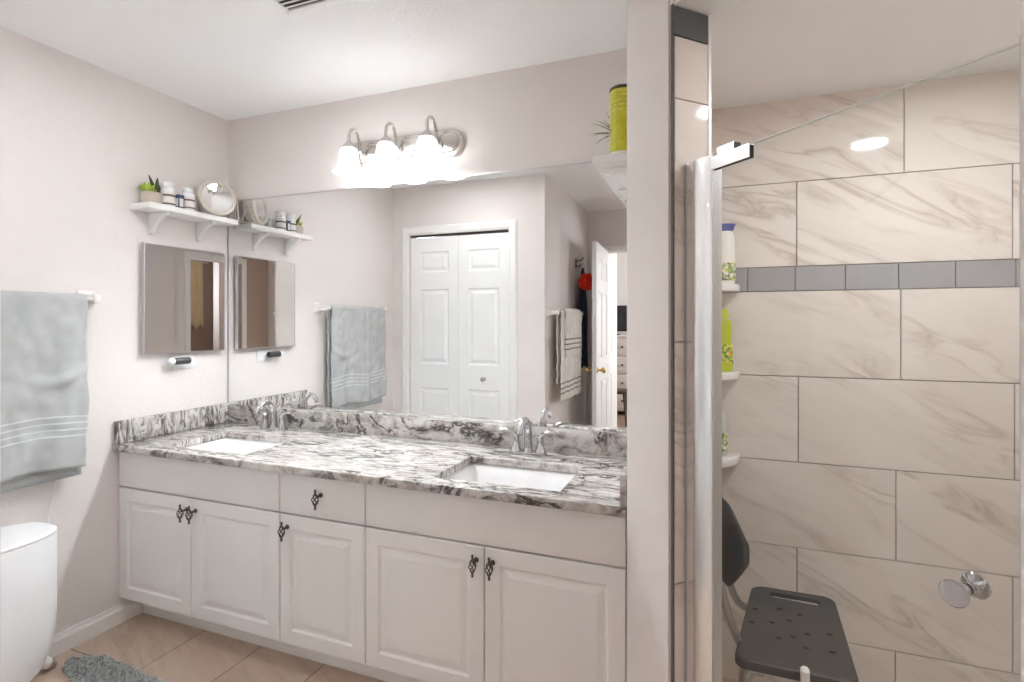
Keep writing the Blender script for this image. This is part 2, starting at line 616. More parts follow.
def struct_root(name, loc=(0, 0, 0), rz=0.0):
    o = bpy.data.objects.new(name, None)
    o.empty_display_size = 0.05
    COL.objects.link(o)
    o.location = loc
    o.rotation_euler = (0, 0, rz)
    MW[o.name] = Matrix.Translation(loc) @ Matrix.Rotation(rz, 4, 'Z')
    o['kind'] = 'structure'
    return o


def dup(root, delta, label):
    r = root.copy()
    COL.objects.link(r)
    r.location = root.location + Vector(delta)
    r['label'] = label
    for ch in list(root.children):
        c = ch.copy()
        COL.objects.link(c)
        c.parent = r
        for g in list(ch.children):
            d = g.copy()
            COL.objects.link(d)
            d.parent = c
    return r


def put_uv(o, name, fn):
    me = o.data
    uv = me.uv_layers.new(name=name)
    for p in me.polygons:
        for li in p.loop_indices:
            uv.data[li].uv = fn(p, me.vertices[me.loops[li].vertex_index].co)


def tile_plates(name, rects, to_world, mat, thick, gap=0.0015, kind='structure', parent=None, kindname=True):
    """one object of separate tile plates; rects in wall (u, v); to_world(u, v, d) -> point"""
    bm = new()
    lay = bm.loops.layers.uv.new('tile')
    for (u0, u1, v0, v1) in rects:
        ox, oy = random.uniform(0, 40), random.uniform(0, 40)
        a, b, c, d = u0 + gap, u1 - gap, v0 + gap, v1 - gap
        e = 0.0012
        ring = [[(a, c), (b, c), (b, d), (a, d)], [(a, c), (b, c), (b, d), (a, d)], [(a + e, c + e), (b - e, c + e), (b - e, d - e), (a + e, d - e)]]
        dep = [0, thick - e * 0.7, thick]
        vs = [[(bm.verts.new(to_world(u, v, t)), (u + ox, v + oy)) for u, v in r] for r, t in zip(ring, dep)]
        fs = []
        for r0, r1 in zip(vs, vs[1:]):
            for k in range(4):
                fs.append((r0[k], r0[(k + 1) % 4], r1[(k + 1) % 4], r1[k]))
        fs.append(tuple(vs[2]))
        for f in fs:
            fc = bm.faces.new([q[0] for q in f])
            for lp, q in zip(fc.loops, f):
                lp[lay].uv = q[1]
    return obj(name, bm, mat, parent, kind=kind, flat=True)


# ------------------------------------------------------------------ the setting
bm = new()
add_box(bm, -0.15, 2.95, -3.14, 0.15, FZ - 0.12, FZ - 0.002)
struct('floor', bm, M['floor_grout'])
# floor tiles 0.32 x 0.61, joints parallel to the room
rects = []
u = 0.087
col = 1
while u < 2.9:
    v = -0.76 - 0.61 * 5 + (0.0 if col % 2 else 0.305)
    while v < 0.1:
        a, b, c, d = (-0.1 if col == 1 else u), min(u + 0.318, 2.9), max(v, -3.08), min(v + 0.61, 0.1)
        if b - a > 0.02 and d - c > 0.02:
            rects.append((a, b, c, d))
        v += 0.61
    u += 0.318
    col += 1
o = tile_plates('floor_tiles', rects, lambda u, v, d: (u, v, FZ - 0.006 + d), M['floor_tile'], 0.006, gap=0.002)
o.name = 'floor.001'

bm = new()
add_prism(bm, [(-0.15, 0.15), (-0.15, -3.14), (2.95, -3.14), (2.95, -1.2), (P1[0] + 0.0, P1[1] + 0.0), (XP + 0.06, -0.55), (XP + 0.06, 0.15)], CZ, CZ + 0.1)
struct('ceiling', bm, M['ceiling'])
bm = new()
so = Vector((P1[0], P1[1], 0)) + DD * 0.66
add_prism(bm, [(P3[0] - 0.02, 0.0), (P3[0] - 0.02, P3[1] - 0.02), (P1[0] + 0.012, P1[1] + 0.0), (so.x + 0.05, so.y - 0.03), (2.905, -1.12), (3.85, -1.14), (3.85, 0.0)], SZ, CZ + 0.1)
struct('ceiling_shower', bm, M['ceiling'])

bm = new()
add_box(bm, -0.12, 0.0, YC - 0.12, 0.12, FZ - 0.05, CZ + 0.05)
struct('wall_left', bm, M['paint'])
bm = new()
add_box(bm, -0.12, 2.26, 0.0, 0.12, FZ - 0.05, CZ + 0.05)
struct('wall_back', bm, M['paint'])

# partition with its angled end: painted outside, tiled inside
bm = new()
add_prism(bm, [(XP, 0.0), P0, P1, (P2[0] - 0.008, P2[1] - 0.008), P3, (P3[0], 0.0)], FZ - 0.02, CZ + 0.05)
bmesh.ops.bevel(bm, geom=[e for e in bm.edges if abs(e.verts[0].co.z - e.verts[1].co.z) > 1 and e.verts[0].co.y < -0.6 and e.verts[0].co.x < 2.36], offset=0.006, segments=3, affect='EDGES')
struct('wall_partition', bm, M['paint'])
# tiled end face of the partition (jamb)
JT = (P2[0] - P1[0]) / R2
jd = Vector((R2, R2, 0))
jo = Vector((P1[0], P1[1], 0)) + DD * 0.001


def jamb_w(u, v, d):
    p = jo + jd * u + DD * d
    return (p.x, p.y, v)


tile_plates('trim_jamb_tiles', [(0.006, JT - 0.004, a, b) for a, b in ((0.14, 0.69), (0.69, 1.30), (1.30, 1.915), (1.915, 2.073))], jamb_w, M['tile'], 0.008, kind='structure')
bm = new()
p = [jo + jd * 0.003, jo + jd * (JT - 0.004), jo + jd * (JT - 0.004) + DD * 0.009, jo + jd * 0.003 + DD * 0.009]
add_prism(bm, [(q.x, q.y) for q in p], 2.075, 2.146)
struct('trim_jamb_band', bm, M['slate'])
bm = new()
q = [jo + jd * 0.001, jo + jd * 0.0055, jo + jd * 0.0055 + DD * 0.0075, jo + jd * 0.001 + DD * 0.0075]
add_prism(bm, [(a.x, a.y) for a in q], 0.14, 2.15)
struct('trim_jamb_edge', bm, M['jamb_bead'])
bm = new()
q = [jo + jd * (JT - 0.006), jo + jd * (JT + 0.004), jo + jd * (JT + 0.004) + DD * 0.010, jo + jd * (JT - 0.006) + DD * 0.010]
add_prism(bm, [(a.x, a.y) for a in q], 0.14, 2.15)
struct('trim_jamb_corner', bm, M['white_trim'])

# tiled shower back wall
bm = new()
add_box(bm, 2.262, 3.85, 0.008, 0.12, FZ - 0.05, SZ + 0.05)
struct('wall_shower_back', bm, M['grout'])
rects = []
rows = [(-0.068, 0.238, 3.026), (0.238, 0.544, 2.731), (0.544, 0.850, 3.028), (0.850, 1.156, 2.735), (1.156, 1.462, 3.042), (1.550, 1.853, 2.730), (1.853, 2.157, 3.051)]
for z0, z1, j in rows:
    x = j - 0.608 * 3
    while x < 3.8:
        a, b = max(x, P3[0]), min(x + 0.608, 3.8)
        if b - a > 0.02:
            rects.append((a, b, z0, z1))
        x += 0.608
tile_plates('wall_shower_back_tiles', rects, lambda u, v, d: (u, 0.008 - d, v), M['tile'], 0.008)
rects = [(2.725 + 0.1555 * k, 2.725 + 0.1555 * (k + 1), 1.462, 1.550) for k in range(-2, 7)]
rects[0] = (P3[0], rects[0][1], 1.462, 1.550)
tile_plates('wall_shower_back_strip', rects, lambda u, v, d: (u, 0.008 - d, v), M['strip'], 0.007, gap=0.0012)
# inside of the partition, right wall and front wall of the shower
rl = []
for i, (z0, z1, j) in enumerate(rows):
    for a, b in ((0.0, 0.30), (0.30, 0.562)):
        rl.append((a, b, z0, z1))
tile_plates('wall_shower_left_tiles', rl, lambda u, v, d: (P3[0] + d, -u, v), M['tile'], 0.008)
bm = new()
add_box(bm, 3.80, 3.90, -1.14, 0.0, FZ - 0.05, SZ + 0.05)
struct('wall_shower_right', bm, M['grout'])
rl = []
for i, (z0, z1, j) in enumerate(rows):
    o_ = 0.0 if i % 2 else 0.3
    x = -o_
    while x < 1.14:
        a, b = max(x, 0), min(x + 0.608, 1.14)
        if b - a > 0.02:
            rl.append((a, b, z0, z1))
        x += 0.608
tile_plates('wall_shower_right_tiles', rl, lambda u, v, d: (3.80 - d, -u, v), M['tile'], 0.008)
bm = new()
add_prism(bm, [(XR, YR), (XR + 0.085, YR + 0.085), (3.9, -1.145), (3.9, -1.26), (XR + 0.12, -1.26), (XR + 0.12, -1.79), (XR, -1.79)], FZ - 0.05, CZ + 0.05)
bmesh.ops.bevel(bm, geom=[e for e in bm.edges if abs(e.verts[0].co.z - e.verts[1].co.z) > 1 and abs(e.verts[0].co.x - XR) < 1e-3 and e.verts[0].co.y > -1.3], offset=0.005, segments=3, affect='EDGES')
struct('wall_right', bm, M['paint'])
bm = new()
add_prism(bm, [(P1[0] - 0.02, 0.005), (P1[0] - 0.02, -0.62), (Q0.x, Q0.y), (2.90, -1.20), (3.85, -1.20), (3.85, 0.005)], FZ - 0.06, FZ - 0.002)
struct('floor_shower', bm, M['shower_pan'])
# curb under the shower door
bm = new()
c0 = Q0 + DD * 0.012
c1 = Q0 + DD * 0.662
q = [c0 + DN * 0.055, c1 + DN * 0.055, c1 - DN * 0.055, c0 - DN * 0.055]
add_prism(bm, [(a.x, a.y) for a in q], FZ, 0.12, bev=0.004)
struct('trim_shower_curb', bm, M['shelf_white'])

# closet wall with the bifold door (seen in the mirror)
CX0, CX1, CTOP = 0.155, 1.018, 2.05
bm = new()
add_box(bm, -0.12, CX0, YC - 0.12, YC, FZ - 0.05, CZ + 0.05)
add_box(bm, CX1, XH, YC - 0.12, YC, FZ - 0.05, CZ + 0.05)
add_box(bm, CX0, CX1, YC - 0.12, YC, CTOP, CZ + 0.05)
struct('wall_front', bm, M['paint'])
bm = new()
add_box(bm, CX0 - 0.1, CX1 + 0.1, YC - 0.62, YC - 0.60, FZ - 0.05, CZ)
struct('wall_closet', bm, M['paint_dark'])


def casing(name, a0, a1, top, w, to, side=1, thick=0.016):
    """door casing around an opening a0..a1; to(a, z, d) -> world"""
    prof = [(0.0, thick * 0.55), (w * 0.25, thick), (w * 0.8, thick), (w, thick * 0.35)]
    bm = new()
    # a swept profile: left leg, head, right leg with mitred corners
    path = []
    for off, d in [(0.0, 0.0)] + prof + [(w, 0.0)]:
        path.append([(a0 - off, FZ, d), (a0 - off, top + off, d), (a1 + off, top + off, d), (a1 + off, FZ, d)])
    vs = [[bm.verts.new(to(*p)) for p in ring] for ring in path]
    n = len(vs)
    for i in range(n):
        r0, r1 = vs[i], vs[(i + 1) % n]
        for k in range(3):
            bm.faces.new((r0[k], r0[k + 1], r1[k + 1], r1[k]))
    bm.faces.new([r[0] for r in vs])
    bm.faces.new([r[3] for r in reversed(vs)])
    return struct(name, bm, M['white_trim'], flat=True)


def door_slab(bm, w, h, t, panels, mat, depth=0.007, both=True):
    """moulded panel door in local x (0..w), z (0..h), front at y=0 facing -y, back at y=t"""
    tb = bmesh.new()
    rings = [(0.0, 0.0), (0.010, depth), (0.022, depth), (0.042, depth * 0.25)]
    for side in ((0, 1) if both else (0,)):
        sgn = 1 if side == 0 else -1
        y0 = 0.0 if side == 0 else t
        xs = sorted({0.0, w} | {p[0] for p in panels} | {p[1] for p in panels})
        zs = sorted({0.0, h} | {p[2] for p in panels} | {p[3] for p in panels})
        for i in range(len(xs) - 1):
            for j in range(len(zs) - 1):
                cx, cz = (xs[i] + xs[i + 1]) / 2, (zs[j] + zs[j + 1]) / 2
                if any(p[0] < cx < p[1] and p[2] < cz < p[3] for p in panels):
                    continue
                tb.faces.new([tb.verts.new((a, y0, b)) for a, b in ((xs[i], zs[j]), (xs[i + 1], zs[j]), (xs[i + 1], zs[j + 1]), (xs[i], zs[j + 1]))])
        for (a, b, c, d) in panels:
            prev = None
            for off, dp in rings:
                r = [tb.verts.new((x, y0 + sgn * dp, z)) for x, z in ((a + off, c + off), (b - off, c + off), (b - off, d - off), (a + off, d - off))]
                if prev:
                    for k in range(4):
                        tb.faces.new((prev[k], prev[(k + 1) % 4], r[(k + 1) % 4], r[k]))
                prev = r
            tb.faces.new(prev)
    e = [(0, 0), (w, 0), (w, h), (0, h)]
    for k in range(4):
        (a, b), (c, d) = e[k], e[(k + 1) % 4]
        tb.faces.new([tb.verts.new(q) for q in ((a, 0, b), (c, 0, d), (c, t, d), (a, t, b))])
    if not both:
        tb.faces.new([tb.verts.new(q) for q in ((0, t, 0), (w, t, 0), (w, t, h), (0, t, h))])
    bmesh.ops.remove_doubles(tb, verts=tb.verts[:], dist=1e-5)
    bmesh.ops.recalc_face_normals(tb, faces=tb.faces[:])
    tb.transform(mat)
    merge(bm, tb)
    return bm


casing('trim_1', CX0, CX1, CTOP, 0.068, lambda a, z, d: (a, YC + d, z))
bm = new()
add_box(bm, CX0, CX1, YC - 0.055, YC - 0.015, CTOP - 0.012, CTOP)
struct('trim_closet_track', bm, M['dark_gap'])
d1 = struct_root('door_1', ((CX0 + CX1) / 2, YC, FZ))
lw = (CX1 - CX0 - 0.008) / 2
for k in range(2):
    bm = new()
    h = CTOP - 0.022 - FZ - 0.01
    z = lambda a: a - FZ - 0.01
    m0 = 0.083
    pans = [(m0, lw - m0, z(0.23), z(0.83)), (m0, lw - m0, z(1.02), z(1.615)), (m0, lw - m0, z(1.75), z(1.915))]
    # the front of the leaf faces +y (the room)
    mt = Matrix.Translation((CX0 + 0.003 + k * (lw + 0.002) + lw, YC - 0.018, FZ + 0.01)) @ Matrix.Rotation(PI, 4, 'Z')
    door_slab(bm, lw, h, 0.034, pans, mt)
    struct('leaf', bm, M['white_door'], d1, flat=True)
bm = new()
add_lathe(bm, [(0.0, 0.045), (0.012, 0.043), (0.018, 0.034), (0.018, 0.028), (0.010, 0.020), (0.007, 0.012), (0.009, 0.004), (0.015, 0.0)], 20,
          Matrix.Translation((0.806, YC - 0.018, 0.915)) @ Matrix.Rotation(-PI / 2, 4, 'X'))
struct('knob', bm, M['nickel'], d1)

# passage walls
bm = new()
add_box(bm, XH - 0.12, XH, YE, YC - 0.12, FZ - 0.05, CZ + 0.05)
struct('wall_passage', bm, M['paint'])
EX0, EX1, ETOP = 1.46, 2.33, 2.035
bm = new()
add_box(bm, XH - 0.12, EX0, YE - 0.12, YE, FZ - 0.05, CZ + 0.05)
add_box(bm, EX1, XR + 0.12, YE - 0.12, YE, FZ - 0.05, CZ + 0.05)
add_box(bm, EX0, EX1, YE - 0.12, YE, ETOP, CZ + 0.05)
struct('wall_end', bm, M['paint'])
casing('trim_2', EX0, EX1, ETOP, 0.06, lambda a, z, d: (a, YE + d, z))
# right wall beyond the shower: toilet room doorway
TY0, TY1, TTOP = -2.62, -1.955, 2.04
bm = new()
add_box(bm, XR, XR + 0.12, TY1, -1.785, FZ - 0.05, CZ + 0.05)
add_box(bm, XR, XR + 0.12, TY0, TY1, TTOP, CZ + 0.05)
struct('wall_right.001', bm, M['paint'])
bm = new()
add_box(bm, XR, XR + 0.12, YE - 0.12, TY0, FZ - 0.05, CZ + 0.05)
struct('wall_right_taupe', bm, M['paint_brown'])
casing('trim_3', TY0, TY1, TTOP, 0.065, lambda a, z, d: (XR - d, a, z))
bm = new()
add_box(bm, XR + 0.12, 4.25, -3.42, -3.32, FZ - 0.05, CZ)
add_box(bm, 4.15, 4.25, -3.32, -2.80, FZ - 0.05, CZ)
add_box(bm, 4.15, 4.25, -2.30, -1.2, FZ - 0.05, CZ)
add_box(bm, 4.15, 4.25, -2.80, -2.30, FZ - 0.05, 1.40)
add_box(bm, 4.15, 4.25, -2.80, -2.30, 2.10, CZ)
add_box(bm, XR + 0.11, 4.25, -1.30, -1.24, FZ - 0.05, CZ)
struct('wall_toilet_room', bm, M['paint_brown'])
bm = new()
add_box(bm, XR + 0.1, 4.25, -3.42, -1.2, CZ, CZ + 0.1)
struct('ceiling_toilet_room', bm, M['ceiling'])
bm = new()
add_box(bm, XR + 0.1, 4.25, -3.42, -1.2, FZ - 0.1, FZ)
struct('floor_toilet_room', bm, M['floor_tile'])

# bedroom beyond the end wall
bm = new()
add_box(bm, -0.3, 3.75, -6.0, -3.08, FZ - 0.1, FZ)
struct('floor_bedroom', bm, M['wood_floor'])
bm = new()
add_box(bm, -0.3, 3.75, -6.0, -3.08, CZ, CZ + 0.1)
struct('ceiling_bedroom', bm, M['ceiling'])
bm = new()
add_box(bm, -0.4, 3.75, -6.1, -6.0, FZ - 0.05, CZ)
add_box(bm, -0.4, -0.3, -6.1, -3.7, FZ - 0.05, CZ)
add_box(bm, -0.4, 1.34, -3.85, -3.75, FZ - 0.05, CZ)
add_box(bm, 3.65, 3.75, -6.1, -3.0, FZ - 0.05, CZ)
add_box(bm, 2.9, 3.75, -3.24, -3.12, FZ - 0.05, CZ)
struct('wall_bedroom', bm, M['paint'])
bm = new()
add_box(bm, 1.34, 1.44, -3.85, -3.14, FZ - 0.05, CZ)
struct('wall_bedroom_closet', bm, M['paint'])
d3 = struct_root('door_3', (1.45, -3.45, FZ))
bm = new()
door_slab(bm, 0.48, 1.94, 0.02, [(0.07, 0.21, 0.2, 0.8), (0.27, 0.41, 0.2, 0.8), (0.07, 0.21, 1.0, 1.55), (0.27, 0.41, 1.0, 1.55), (0.07, 0.21, 1.65, 1.85), (0.27, 0.41, 1.65, 1.85)],
          Matrix.Translation((1.462, -3.69, FZ)) @ Matrix.Rotation(PI / 2, 4, 'Z'))
struct('leaf', bm, M['white_door'], d3, flat=True)
casing('trim_4', -3.69, -3.21, 1.98, 0.05, lambda a, z, d: (1.44 + d, a, z))

# open passage door
d2 = struct_root('door_2', (1.465, -3.0, FZ))
ang = math.atan2(-2.30 + 3.0, 1.495 - 1.465)
bm = new()
dw, dh = 0.71, 2.0
pn = []
for a, b in ((0.10, 0.315), (0.395, 0.61)):
    pn += [(a, b, 0.22, 0.80), (a, b, 1.00, 1.58), (a, b, 1.70, 1.88)]
mt = Matrix.Translation((1.465, -3.0, FZ + 0.008)) @ Matrix.Rotation(ang, 4, 'Z') @ Matrix.Translation((0, -0.037, 0))
door_slab(bm, dw, dh, 0.037, pn, mt)
struct('leaf', bm, M['white_door'], d2, flat=True)
for s in (0, 1):
    bm = new()
    kp = [(0.026, 0.0), (0.026, 0.004), (0.011, 0.008), (0.010, 0.028), (0.020, 0.036), (0.027, 0.048), (0.026, 0.060), (0.016, 0.068), (0.0, 0.070)]
    mk = Matrix.Translation((1.465, -3.0, 0.945)) @ Matrix.Rotation(ang, 4, 'Z') @ Matrix.Translation((dw - 0.06, -0.037 if s == 0 else 0.0, 0)) @ Matrix.Rotation(PI / 2 if s == 0 else -PI / 2, 4, 'X')
    add_lathe(bm, kp, 20, mk)
    struct('door_knob', bm, M['brass'], d2)

# baseboards


def baseboard(name, p0, p1, nrm, h=0.08, t=0.014):
    p0, p1, nrm = Vector((*p0, 0)), Vector((*p1, 0)), Vector((*nrm, 0))
    bm = new()
    prof = [(0, 0), (t, 0), (t, h * 0.72), (t * 0.6, h * 0.86), (t * 0.45, h), (0, h)]
    r = []
    for p in (p0, p1):
        r.append([tuple(p + nrm * a + Vector((0, 0, FZ + b))) for a, b in prof])
    loft(bm, r)
    return struct(name, bm, M['white_trim'], flat=True)


baseboard('baseboard_left', (0, -0.47), (0, YC), (1, 0))
baseboard('baseboard_front', (0.014, YC), (CX0 - 0.07, YC), (0, 1))
baseboard('baseboard_passage', (XH, YC), (XH, YE), (1, 0))
baseboard('baseboard_end', (EX1 + 0.062, YE), (XR, YE), (0, 1))
baseboard('baseboard_right', (XR, -1.24), (XR, TY1 + 0.067), (-1, 0))

# ------------------------------------------------------------------ vanity
YF = -0.568


def handle(cx, z, parent):
    bm = new()
    # a birdcage pull on one stem: twisted bars bulging between two tips
    y = YF - 0.030
    bm2 = bm
    for k in range(5):
        pts = []
        for i in range(13):
            t = i / 12
            r = 0.0022 + 0.0098 * math.sin(PI * t) ** 1.1
            a = 2 * PI * k / 5 + t * 2.6
            pts.append((cx + r * math.cos(a), y + r * math.sin(a), z - 0.022 + 0.044 * t))
        add_tube(bm2, pts, 0.0019, 6)
    for s in (-1, 1):
        add_lathe(bm2, [(0.0, -0.0), (0.0042, 0.001), (0.0034, 0.006), (0.0046, 0.012), (0.003, 0.017), (0.0, 0.019)], 10,
                  Matrix.Translation((cx, y, z + s * 0.019)) @ (Matrix.Identity(4) if s > 0 else Matrix.Rotation(PI, 4, 'X')))
    add_tube(bm2, [(cx, y + 0.006, z + 0.006), (cx, YF, z + 0.008)], [0.0035, 0.0055], 10)
    add_lathe(bm2, [(0.009, 0), (0.009, 0.002), (0.006, 0.005)], 14, Matrix.Translation((cx, YF, z + 0.008)) @ Matrix.Rotation(PI / 2, 4, 'X'))
    return obj('handle', bm, M['pewter'], parent)


def cab_door(parent, name, x0, x1, z0, z1, panel=True):
    g = 0.0018
    bm = new()
    w, h = x1 - x0 - 2 * g, z1 - z0 - 2 * g
    mt = Matrix.Translation((x0 + g, YF, z0 + g))
    if panel:
        i = 0.052
        tb = bmesh.new()
        rings = [(0.0, 0.0032), (0.003, 0.0), (i, 0.0), (i + 0.007, 0.0065), (i + 0.013, 0.0065), (i + 0.034, 0.0012)]
        prev = None
        for off, dp in rings:
            r = [tb.verts.new((x, dp, z)) for x, z in ((off, off), (w - off, off), (w - off, h - off), (off, h - off))]
            if prev:
                for k in range(4):
                    tb.faces.new((prev[k], prev[(k + 1) % 4], r[(k + 1) % 4], r[k]))
            else:
                first = r
            prev = r
        tb.faces.new(prev)
        bk = [tb.verts.new((x, 0.019, z)) for x, z in ((0, 0), (w, 0), (w, h), (0, h))]
        for k in range(4):
            tb.faces.new((first[k], bk[k], bk[(k + 1) % 4], first[(k + 1) % 4]))
        tb.faces.new(bk)
        bmesh.ops.recalc_face_normals(tb, faces=tb.faces[:])
        tb.transform(mt)
        merge(bm, tb)
        o = obj(name, bm, M['cabinet'], parent, flat=True)
    else:
        add_box(bm, x0 + g, x1 - g, YF, YF + 0.019, z0 + g, z1 - g, 0.003)
        o = obj(name, bm, M['cabinet'], parent)
    return o


def cabinet(name, label, x0, x1, parts):
    t = thing(name, label, 'cabinet', ((x0 + x1) / 2, -0.28, FZ), 0, 'vanity cabinets under the granite counter')
    bm = new()
    add_box(bm, x0, x0 + 0.016, YF + 0.021, -0.006, 0.128, 0.786)
    add_box(bm, x1 - 0.016, x1, YF + 0.021, -0.006, 0.128, 0.786)
    add_box(bm, x0, x1, YF + 0.021, -0.006, 0.128, 0.146)
    add_box(bm, x0, x1, YF + 0.021, YF + 0.04, 0.600, 0.655)
    add_box(bm, x0, x1, YF + 0.021, YF + 0.031, 0.765, 0.786)
    add_box(bm, x0, x1, -0.016, -0.006, 0.128, 0.786)
    if len(parts) > 2:
        xm = parts[1][2]
        add_box(bm, xm - 0.02, xm + 0.02, YF + 0.021, YF + 0.04, 0.14, 0.61)
    obj('carcass', bm, M['cabinet'], t, flat=True)
    bm = new()
    add_box(bm, x0, x1, -0.470, -0.452, FZ, 0.128)
    obj('toe_kick', bm, M['cabinet'], t, flat=True)
    for nm, a, b, c, d, pan, hx, hz in parts:
        # part tuples: name, x0, x1, z0, z1, panel, handle x, handle z
        p = cab_door(t, nm, a, b, c, d, pan)
        if hx:
            handle(hx, hz, p)
    return t


DZ0, DZ1, DZ2, DZ3 = 0.137, 0.626, 0.630, 0.782
cabinet('vanity_cabinet', 'white two-door sink cabinet in the left corner of the vanity, against the left wall', 0.004, 0.913,
        [('false_front', 0.004, 0.913, DZ2, DZ3, False, None, 0), ('door', 0.004, 0.447, DZ0, DZ1, True, 0.423, 0.572), ('door', 0.447, 0.913, DZ0, DZ1, True, 0.474, 0.572)])
cabinet('vanity_cabinet', 'narrow white vanity cabinet with one drawer above one door, between the two sink cabinets', 0.914, 1.301,
        [('drawer', 0.914, 1.301, DZ2, DZ3, False, 1.108, 0.709), ('door', 0.914, 1.301, DZ0, DZ1, True, 0.952, 0.572)])
cabinet('vanity_cabinet', 'wide white two-door sink cabinet at the right end, touching the partition wall', 1.302, 2.214,
        [('false_front', 1.302, 2.214, DZ2, DZ3, False, None, 0), ('door', 1.302, 1.761, DZ0, DZ1, True, 1.733, 0.572), ('door', 1.761, 2.214, DZ0, DZ1, True, 1.791, 0.572)])

# countertop with two sink cut-outs
SK = [(0.235, 0.685), (1.550, 2.000)]
SY0, SY1 = -0.520, -0.215
ct = thing('countertop', 'black, white and taupe veined granite countertop running over all the vanity cabinets', 'countertop', (1.1, -0.3, 0.788))
bm = new()
xs = [0.003, SK[0][0], SK[0][1], SK[1][0], SK[1][1], 2.2185]
ys = [-0.596, SY0, SY1, -0.003]
zt, zb = 0.818, 0.788
hole = {(1, 1), (3, 1)}
vt = {}


def gv(i, j, z):
    k = (i, j, z)
    if k not in vt:
        vt[k] = bm.verts.new((xs[i], ys[j], z))
    return vt[k]


def solid(i, j):
    return 0 <= i < 5 and 0 <= j < 3 and (i, j) not in hole


for i in range(5):
    for j in range(3):
        if not solid(i, j):
            continue
        bm.faces.new([gv(i, j, zt), gv(i + 1, j, zt), gv(i + 1, j + 1, zt), gv(i, j + 1, zt)])
        bm.faces.new([gv(i, j, zb), gv(i, j + 1, zb), gv(i + 1, j + 1, zb), gv(i + 1, j, zb)])
        for di, dj, e in ((0, -1, ((i, j), (i + 1, j))), (1, 0, ((i + 1, j), (i + 1, j + 1))), (0, 1, ((i + 1, j + 1), (i, j + 1))), (-1, 0, ((i, j + 1), (i, j)))):
            if not solid(i + di, j + dj):
                a, b = e
                bm.faces.new([gv(*a, zb), gv(*b, zb), gv(*b, zt), gv(*a, zt)])
bmesh.ops.recalc_face_normals(bm, faces=bm.faces[:])
bmesh.ops.bevel(bm, geom=[e for e in bm.edges if len(e.link_faces) == 2 and e.calc_face_angle(0) > 1.0], offset=0.004, segments=3, affect='EDGES', profile=0.5)
obj('slab', bm, M['granite'], ct)
bm = new()
add_box(bm, 0.024, 2.197, -0.0235, -0.0035, 0.8185, 0.910, 0.003)
obj('backsplash', bm, M['granite'], ct)
bm = new()
add_box(bm, 0.003, 0.0235, -0.588, -0.0035, 0.8185, 0.918, 0.004)
obj('side_splash', bm, M['granite'], ct)
bm = new()
add_box(bm, 2.1975, 2.2185, -0.588, -0.0035, 0.8185, 0.910, 0.004)
obj('side_splash', bm, M['granite'], ct)


def ring3(x0, x1, y0, y1, r, z):
    return [(x, y, z) for x, y in rrect(x0, x1, y0, y1, r, 5)]


def make_sink(x0, x1, label):
    t = thing('sink', label, 'sink', ((x0 + x1) / 2, (SY0 + SY1) / 2, 0.787), 0, 'undermount sinks')
    y0, y1 = SY0, SY1
    bm = new()
    o = 0.014
    rings = [ring3(x0 - o, x1 + o, y0 - o, y1 + o, 0.03, 0.776), ring3(x0 - o, x1 + o, y0 - o, y1 + o, 0.03, 0.7865), ring3(x0 - 0.004, x1 + 0.004, y0 - 0.004, y1 + 0.004, 0.02, 0.7865),
             ring3(x0 + 0.004, x1 - 0.004, y0 + 0.004, y1 - 0.004, 0.022, 0.778), ring3(x0 + 0.016, x1 - 0.016, y0 + 0.014, y1 - 0.014, 0.03, 0.72),
             ring3(x0 + 0.035, x1 - 0.035, y0 + 0.03, y1 - 0.03, 0.04, 0.672), ring3(x0 + 0.075, x1 - 0.075, y0 + 0.065, y1 - 0.065, 0.04, 0.655)]
    xm, ym = (x0 + x1) / 2, (y0 + y1) / 2
    rings.append([(xm + (p[0] - xm) * 0.12, ym + (p[1] - ym) * 0.2, 0.648) for p in rings[-1]])
    out = [ring3(x0 + 0.06, x1 - 0.06, y0 + 0.05, y1 - 0.05, 0.04, 0.635), ring3(x0 + 0.02, x1 - 0.02, y0 + 0.015, y1 - 0.015, 0.04, 0.66), ring3(x0 + 0.0, x1, y0, y1, 0.03, 0.72)]
    loft(bm, [out[0], out[1], out[2]] + rings, cap0=True, cap1=True)
    obj('basin', bm, M['porcelain'], t, angle=50)
    bm = new()
    add_lathe(bm, [(0.0, 0.0), (0.006, 0.001), (0.020, 0.0), (0.024, 0.003), (0.028, 0.001), (0.028, -0.004), (0.0, -0.004)], 24, Matrix.Translation((xm, ym, 0.6535)))
    obj('drain', bm, M['chrome'], t)
    return t


make_sink(*SK[0], 'white rectangular undermount sink in the left half of the counter, nearer the left wall')
make_sink(*SK[1], 'white rectangular undermount sink in the right half of the counter, nearer the partition wall')


